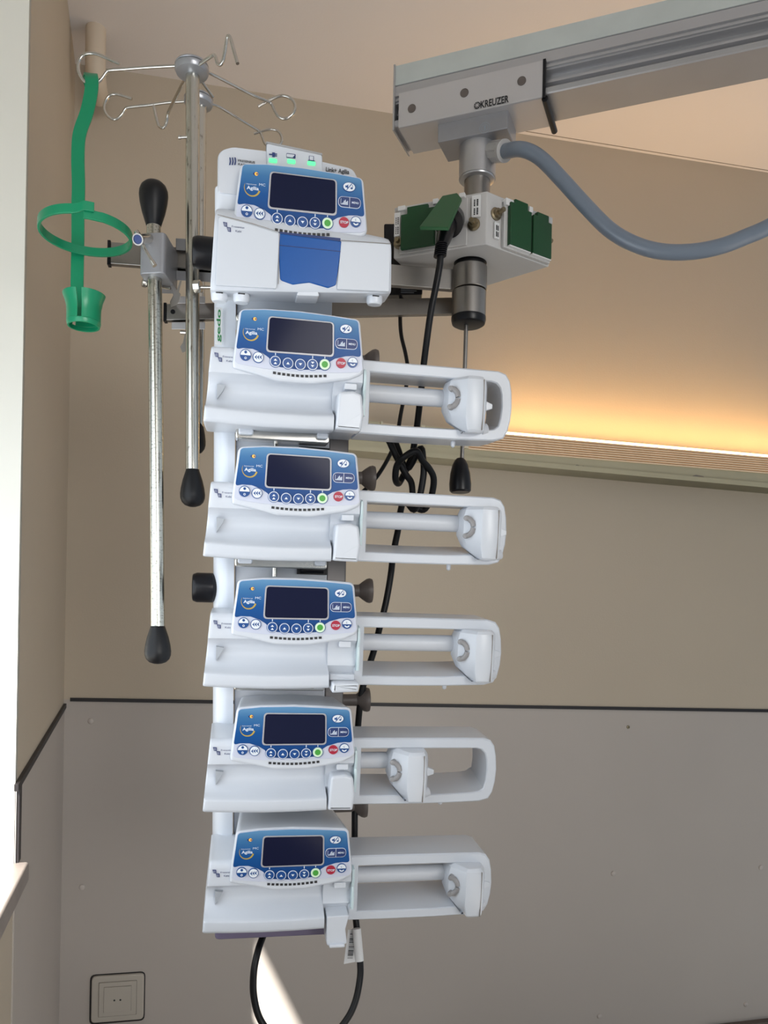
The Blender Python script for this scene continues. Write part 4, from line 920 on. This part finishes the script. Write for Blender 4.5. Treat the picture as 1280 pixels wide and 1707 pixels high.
wire(pb, [(312, 109, YB), (290, 110, YB), (250, 112, 1.053), (210, 115, 1.055), (184, 117, 1.056), (177, 121, 1.056), (168, 133, 1.056), (156, 140, 1.056), (141, 135, 1.056), (132, 121, 1.056), (131, 105, 1.056), (138, 93, 1.056), (150, 89, 1.056), (164, 91, 1.056), (182, 99, 1.056), (200, 107, 1.056)], .0020)
wire(pb, [(340, 118, YB), (352, 123, 1.06), (385, 140, 1.08), (420, 158, 1.10), (444, 168, 1.115), (452, 173, 1.12), (458, 185, 1.12), (464, 194, 1.12), (475, 198, 1.12), (487, 191, 1.12), (492, 178, 1.12), (487, 166, 1.12), (475, 160, 1.12), (463, 161, 1.12), (447, 168, 1.12), (430, 178, 1.12)], .0020)
wire(pb, [(326, 112, 1.04), (340, 102, 1.03), (352, 94, 1.02), (357, 92, 1.015), (360, 96, 1.012), (362, 104, 1.01), (366, 108, 1.008), (371, 103, 1.005), (375, 85, 1.0), (378, 66, .995), (381, 60, .992), (385, 66, .99), (390, 85, .985), (396, 106, .982)], .0021)
wire(pb, [(312, 128, 1.06), (304, 140, 1.08), (292, 164, 1.11), (283, 182, 1.13), (280, 190, 1.14), (277, 205, 1.145), (272, 213, 1.145), (265, 210, 1.15), (261, 198, 1.15), (258, 185, 1.15), (256, 176, 1.15)], .0021)
b = MB(); b.tube([at(336, 135, 1.065*KB), at(345, 148, 1.075*KB), at(355, 162, 1.085*KB)], .0021, 'steel', 12); b.build('hook_end', pb, True)
b = MB(); b.tube([at(321, 228, 1.045*KB), at(299, 229, 1.045*KB)], .0020, 'steel', 12); b.lathe([(.0001, .001), (.0028, .001), (.0028, -.002), (.0001, -.002)], at(299, 229, 1.045*KB), (-1, 0, 0), 'steel', 12); b.build('side_pin', pb, True)
# shorter, farther pole
pcq = thing('infusion_pole', 'farther infusion pole with the lower hook head, mostly hidden behind the nearer one', 'infusion pole', at(328, 752, 1.30))
b = MB(); b.tube([at(335, 170, 1.30), at(330, 720, 1.30)], .0086, 'pole2', 24); b.build('pole', pcq, True)
grip(pcq, 326, 690, 757, 1.30, .0155); hub_head(pcq, 331, 167, 1.30, .0225)
wire(pcq, [(310, 169, 1.30), (280, 171, 1.30), (250, 175, 1.30), (215, 179, 1.30), (208, 183, 1.30), (202, 192, 1.30), (192, 199, 1.30), (181, 195, 1.30), (174, 184, 1.30), (175, 171, 1.30), (182, 160, 1.30), (192, 157, 1.30), (205, 160, 1.30), (220, 165, 1.30)], .0022)
wire(pcq, [(351, 173, 1.30), (365, 178, 1.31), (395, 196, 1.33), (425, 214, 1.36), (433, 219, 1.37), (437, 228, 1.37), (442, 240, 1.37), (453, 247, 1.37), (464, 244, 1.37), (470, 233, 1.37), (466, 221, 1.37), (456, 216, 1.37), (443, 217, 1.37), (423, 223, 1.37)], .0022)
# near pole with two grips
YA = 1.10
pa = thing('grip_pole', 'scratched steel pole with a black grip at both ends, nearest to the left wall', 'pole', at(263, 1105, YA))
b = MB(); b.tube([at(256, 372, YA), at(258, 450, YA), at(263, 1045, YA)], .0084*YA, 'pole', 28); b.build('pole', pa, True)
grip(pa, 263, 1040, 1107, YA, .0157*YA); A2 = at(256, 378, YA)
grip(pa, 256, 379, 302, YA, .0172*YA)
# clamp on it
cl = thing('pole_clamp', 'grey cast clamp with a small tommy-bar screw gripping the scratched pole on the rail', 'clamp', at(264, 458, 1.11))
b = MB(); q = [(a, c) for a, c in ((-.020, -.014), (.016, -.015), (.0205, -.010), (.0205, .12), (-.020, .12))]
P0 = at(264, 423, YA)
ol2 = rpoly([(P0.x-.0205, 1.085), (P0.x+.0140, 1.080), (P0.x+.0150, 1.148), (P0.x-.0190, 1.148)], .007)
zc0, zc1 = at(264, 457, 1.085).z, at(264, 389, 1.085).z
b.loft([[Vector((x, y, z)) for x, y in ol2] for z in (zc0, zc1)], 'cast'); b.build('body', cl, True, bevel=.0015, ang=30)
b = MB(); K0 = at(249, 398, 1.085); K1 = at(231, 399, 1.052); b.tube([K0, K1], .0062, 'steel', 20); b.lathe([(.0072, 0), (.0072, .003), (.0056, .0032), (.0052, .0020)], K1, K1-K0, 'brush', 22); b.lathe([(.0054, .0022), (.0001, .0026)], K1, K1-K0, 'navy', 22); b.build('screw_boss', cl, True)
b = MB(); b.tube([at(229, 388, 1.062), at(240, 412, 1.062), at(257, 441, 1.058)], .0021, 'steel', 12); b.tube([at(253, 435, 1.058), at(258, 443, 1.058)], .0032, 'steel', 12); b.tube([at(227, 386, 1.062), at(231, 391, 1.062)], .0032, 'steel', 12); b.build('tommy_bar', cl, True)
b = MB(); b.loft([[at(x, y, Y_) for x, y in ((277, 458), (284, 458), (295, 484), (301, 490), (299, 503), (294, 508), (285, 512), (283, 503), (289, 492))] for Y_ in (1.12, 1.124)], 'brush'); b.build('lever', cl, True, bevel=.0006, label='flat grey lever')
b = MB(); b.tube([at(268, 478, 1.12), at(284, 481, 1.12)], .0020, 'steel', 10); b.lathe([(.0055, 0), (.0055, .005), (.003, .006), (.0001, .006)], at(244, 473, 1.11), (-1, -.5, .1), 'steel', 18); b.tube([at(244, 474, 1.11), at(262, 476, 1.12)], .0035, 'steel', 12); b.build('side_screw', cl, True)
# second clamp, plates at the rail right of the clamp
c2t = thing('pole_clamp', 'flat steel plate clamp on the rail between the cast clamp and the top pump', 'clamp', at(320, 470, 1.09))
b = MB()
for y0, y1, Yf in ((397, 417, 1.135), (451, 467, 1.135)):
    b.loft([[at(x, y, Y_) for x, y in ((293, y0), (360, y0+4), (360, y1+4), (293, y1))] for Y_ in (Yf, Yf+.04)], 'cast')
b.loft([[at(x, y, Y_) for x, y in ((293, 417), (360, 421), (360, 450), (293, 446))] for Y_ in (1.142, 1.17)], 'brush')
b.build('jaw', c2t, True, bevel=.0008)
b = MB(); b.lathe([(.0085, 0), (.0085, .008), (.0070, .009), (.0001, .009)], at(325, 478, 1.11), (1, -.2, 0), 'steel', 8); b.tube([at(334, 479, 1.108), at(356, 479, 1.108)], .0022, 'steel', 12); b.build('clamp_screw', c2t, True)
b = MB(); b.loft([[at(x, y, Y_) for x, y in ((300, 468), (303, 468), (298, 488), (294, 486))] for Y_ in (1.06, 1.064)], 'brush'); b.build('lever', c2t, True)
# lower clamp
c3t = thing('pole_clamp', 'pale clamp block with a small wing lever on the lower rail behind the poles', 'clamp', at(315, 555, 1.235))
b = MB()
for y0, y1 in ((494, 506), (537, 549)): b.loft([[at(x, y, Y_) for x, y in ((299 if y0 < 500 else 286, y0), (342, y0), (342, y1), (291 if y0 < 500 else 286, y1))] for Y_ in (1.225, 1.26)], 'alucov')
b.build('jaw', c3t, True, bevel=.0008)
b = MB(); b.tube([at(301, 554, 1.23), at(315, 555, 1.23)], .003, 'steel', 12); b.loft([[at(x, y, Y_) for x, y in ((308, 557), (312, 557), (309, 586), (304, 588), (300, 578), (305, 571))] for Y_ in (1.225, 1.229)], 'brush'); b.build('wing_lever', c3t, True)

# ---------------------------------------------------------------- green strap with ring and cup
gh = thing('strap_holder', 'bright green plastic strap with ring and slit cup hanging on the leftmost hook', 'strap', at(128, 550, 1.06))
b = MB(); sp = [(152, 146, 1.066, 10), (149, 134, 1.064, 10), (150, 126, 1.058, 10), (152, 124, 1.052, 10), (153, 130, 1.046, 10.5), (153, 145, 1.046, 10.5), (150, 165, 1.048, 10.5), (144, 190, 1.05, 10.5), (135, 215, 1.052, 10.5), (131, 235, 1.054, 10.5), (130, 270, 1.056, 10.5), (131, 310, 1.057, 10.5), (130, 352, 1.057, 10.2), (130, 400, 1.057, 10.2), (129, 450, 1.057, 10.2), (129, 485, 1.057, 10.2), (133, 512, 1.056, 9.5), (137, 540, 1.055, 9)]
pts = smooth_path([at(x, y, Y_*KB) for x, y, Y_, w in sp], 4); ws = [w*1.057*KB/F for *_, w in sp]; loops = []
for i, P in enumerate(pts):
    T = (pts[min(i+1, len(pts)-1)]-pts[max(i-1, 0)]).normalized(); side = Vector((1, .12, 0)).normalized(); side = (side-T*side.dot(T)).normalized(); nn_ = T.cross(side)
    w = ws[min(int(i/4), len(ws)-1)]; th = .0014
    loops.append([P-side*w+nn_*th, P+side*w+nn_*th, P+side*w-nn_*th, P-side*w-nn_*th])
b.loft(loops, 'green'); b.build('strap', gh, True, bevel=.0004)
zr = at(142, 386, 1.07).z; rc = Vector((at(142, 386, 1.07).x, 1.072, zr)); RR = .0562; loops = []; n = 64
for i in range(n+1):
    a = R(-73) + i/n*R(372); k = i/n; r = RR+(.003 if k > .94 else 0)-(.0012 if k < .06 else 0); zo = .0045*(k-.5)+( .0035 if k > .965 else 0)
    c, s_ = math.cos(a), math.sin(a)
    loops.append([rc+Vector((c*(r+dr), s_*(r+dr), z_+zo)) for dr, z_ in ((-.0017, -.0058), (.0017, -.0058), (.0017, .0058), (-.0017, .0058))])
b = MB(); b.loft(loops, 'green'); b.build('ring', gh, True, bevel=.0006)
cc = at(139.5, 538, 1.107); rr_ = .0219
def sector(b, a0, a1, prof, th=.0024, n=14):
    loops = []
    for j in range(n+1):
        a = R(a0+(a1-a0)*j/n); c, s_ = math.cos(a), math.sin(a)
        loops.append([cc+Vector((c*r, s_*r, z)) for r, z in prof]+[cc+Vector((c*(r-th), s_*(r-th), z)) for r, z in reversed(prof)])
    return b.loft(loops, 'green')
b = MB()
sector(b, 0, 359.9, [(rr_*.94, -.0055), (rr_, -.001), (rr_, .001)], n=48)
pet = [(rr_, .001), (rr_*1.0, .012), (rr_*1.02, .020), (rr_*1.10, .027), (rr_*1.22, .034), (rr_*1.26, .037)]
sector(b, 155, 268, pet); sector(b, 282, 372, pet); sector(b, 32, 140, [(r, z) for r, z in pet[:4]])
b.build('cup', gh, True, bevel=.0005)
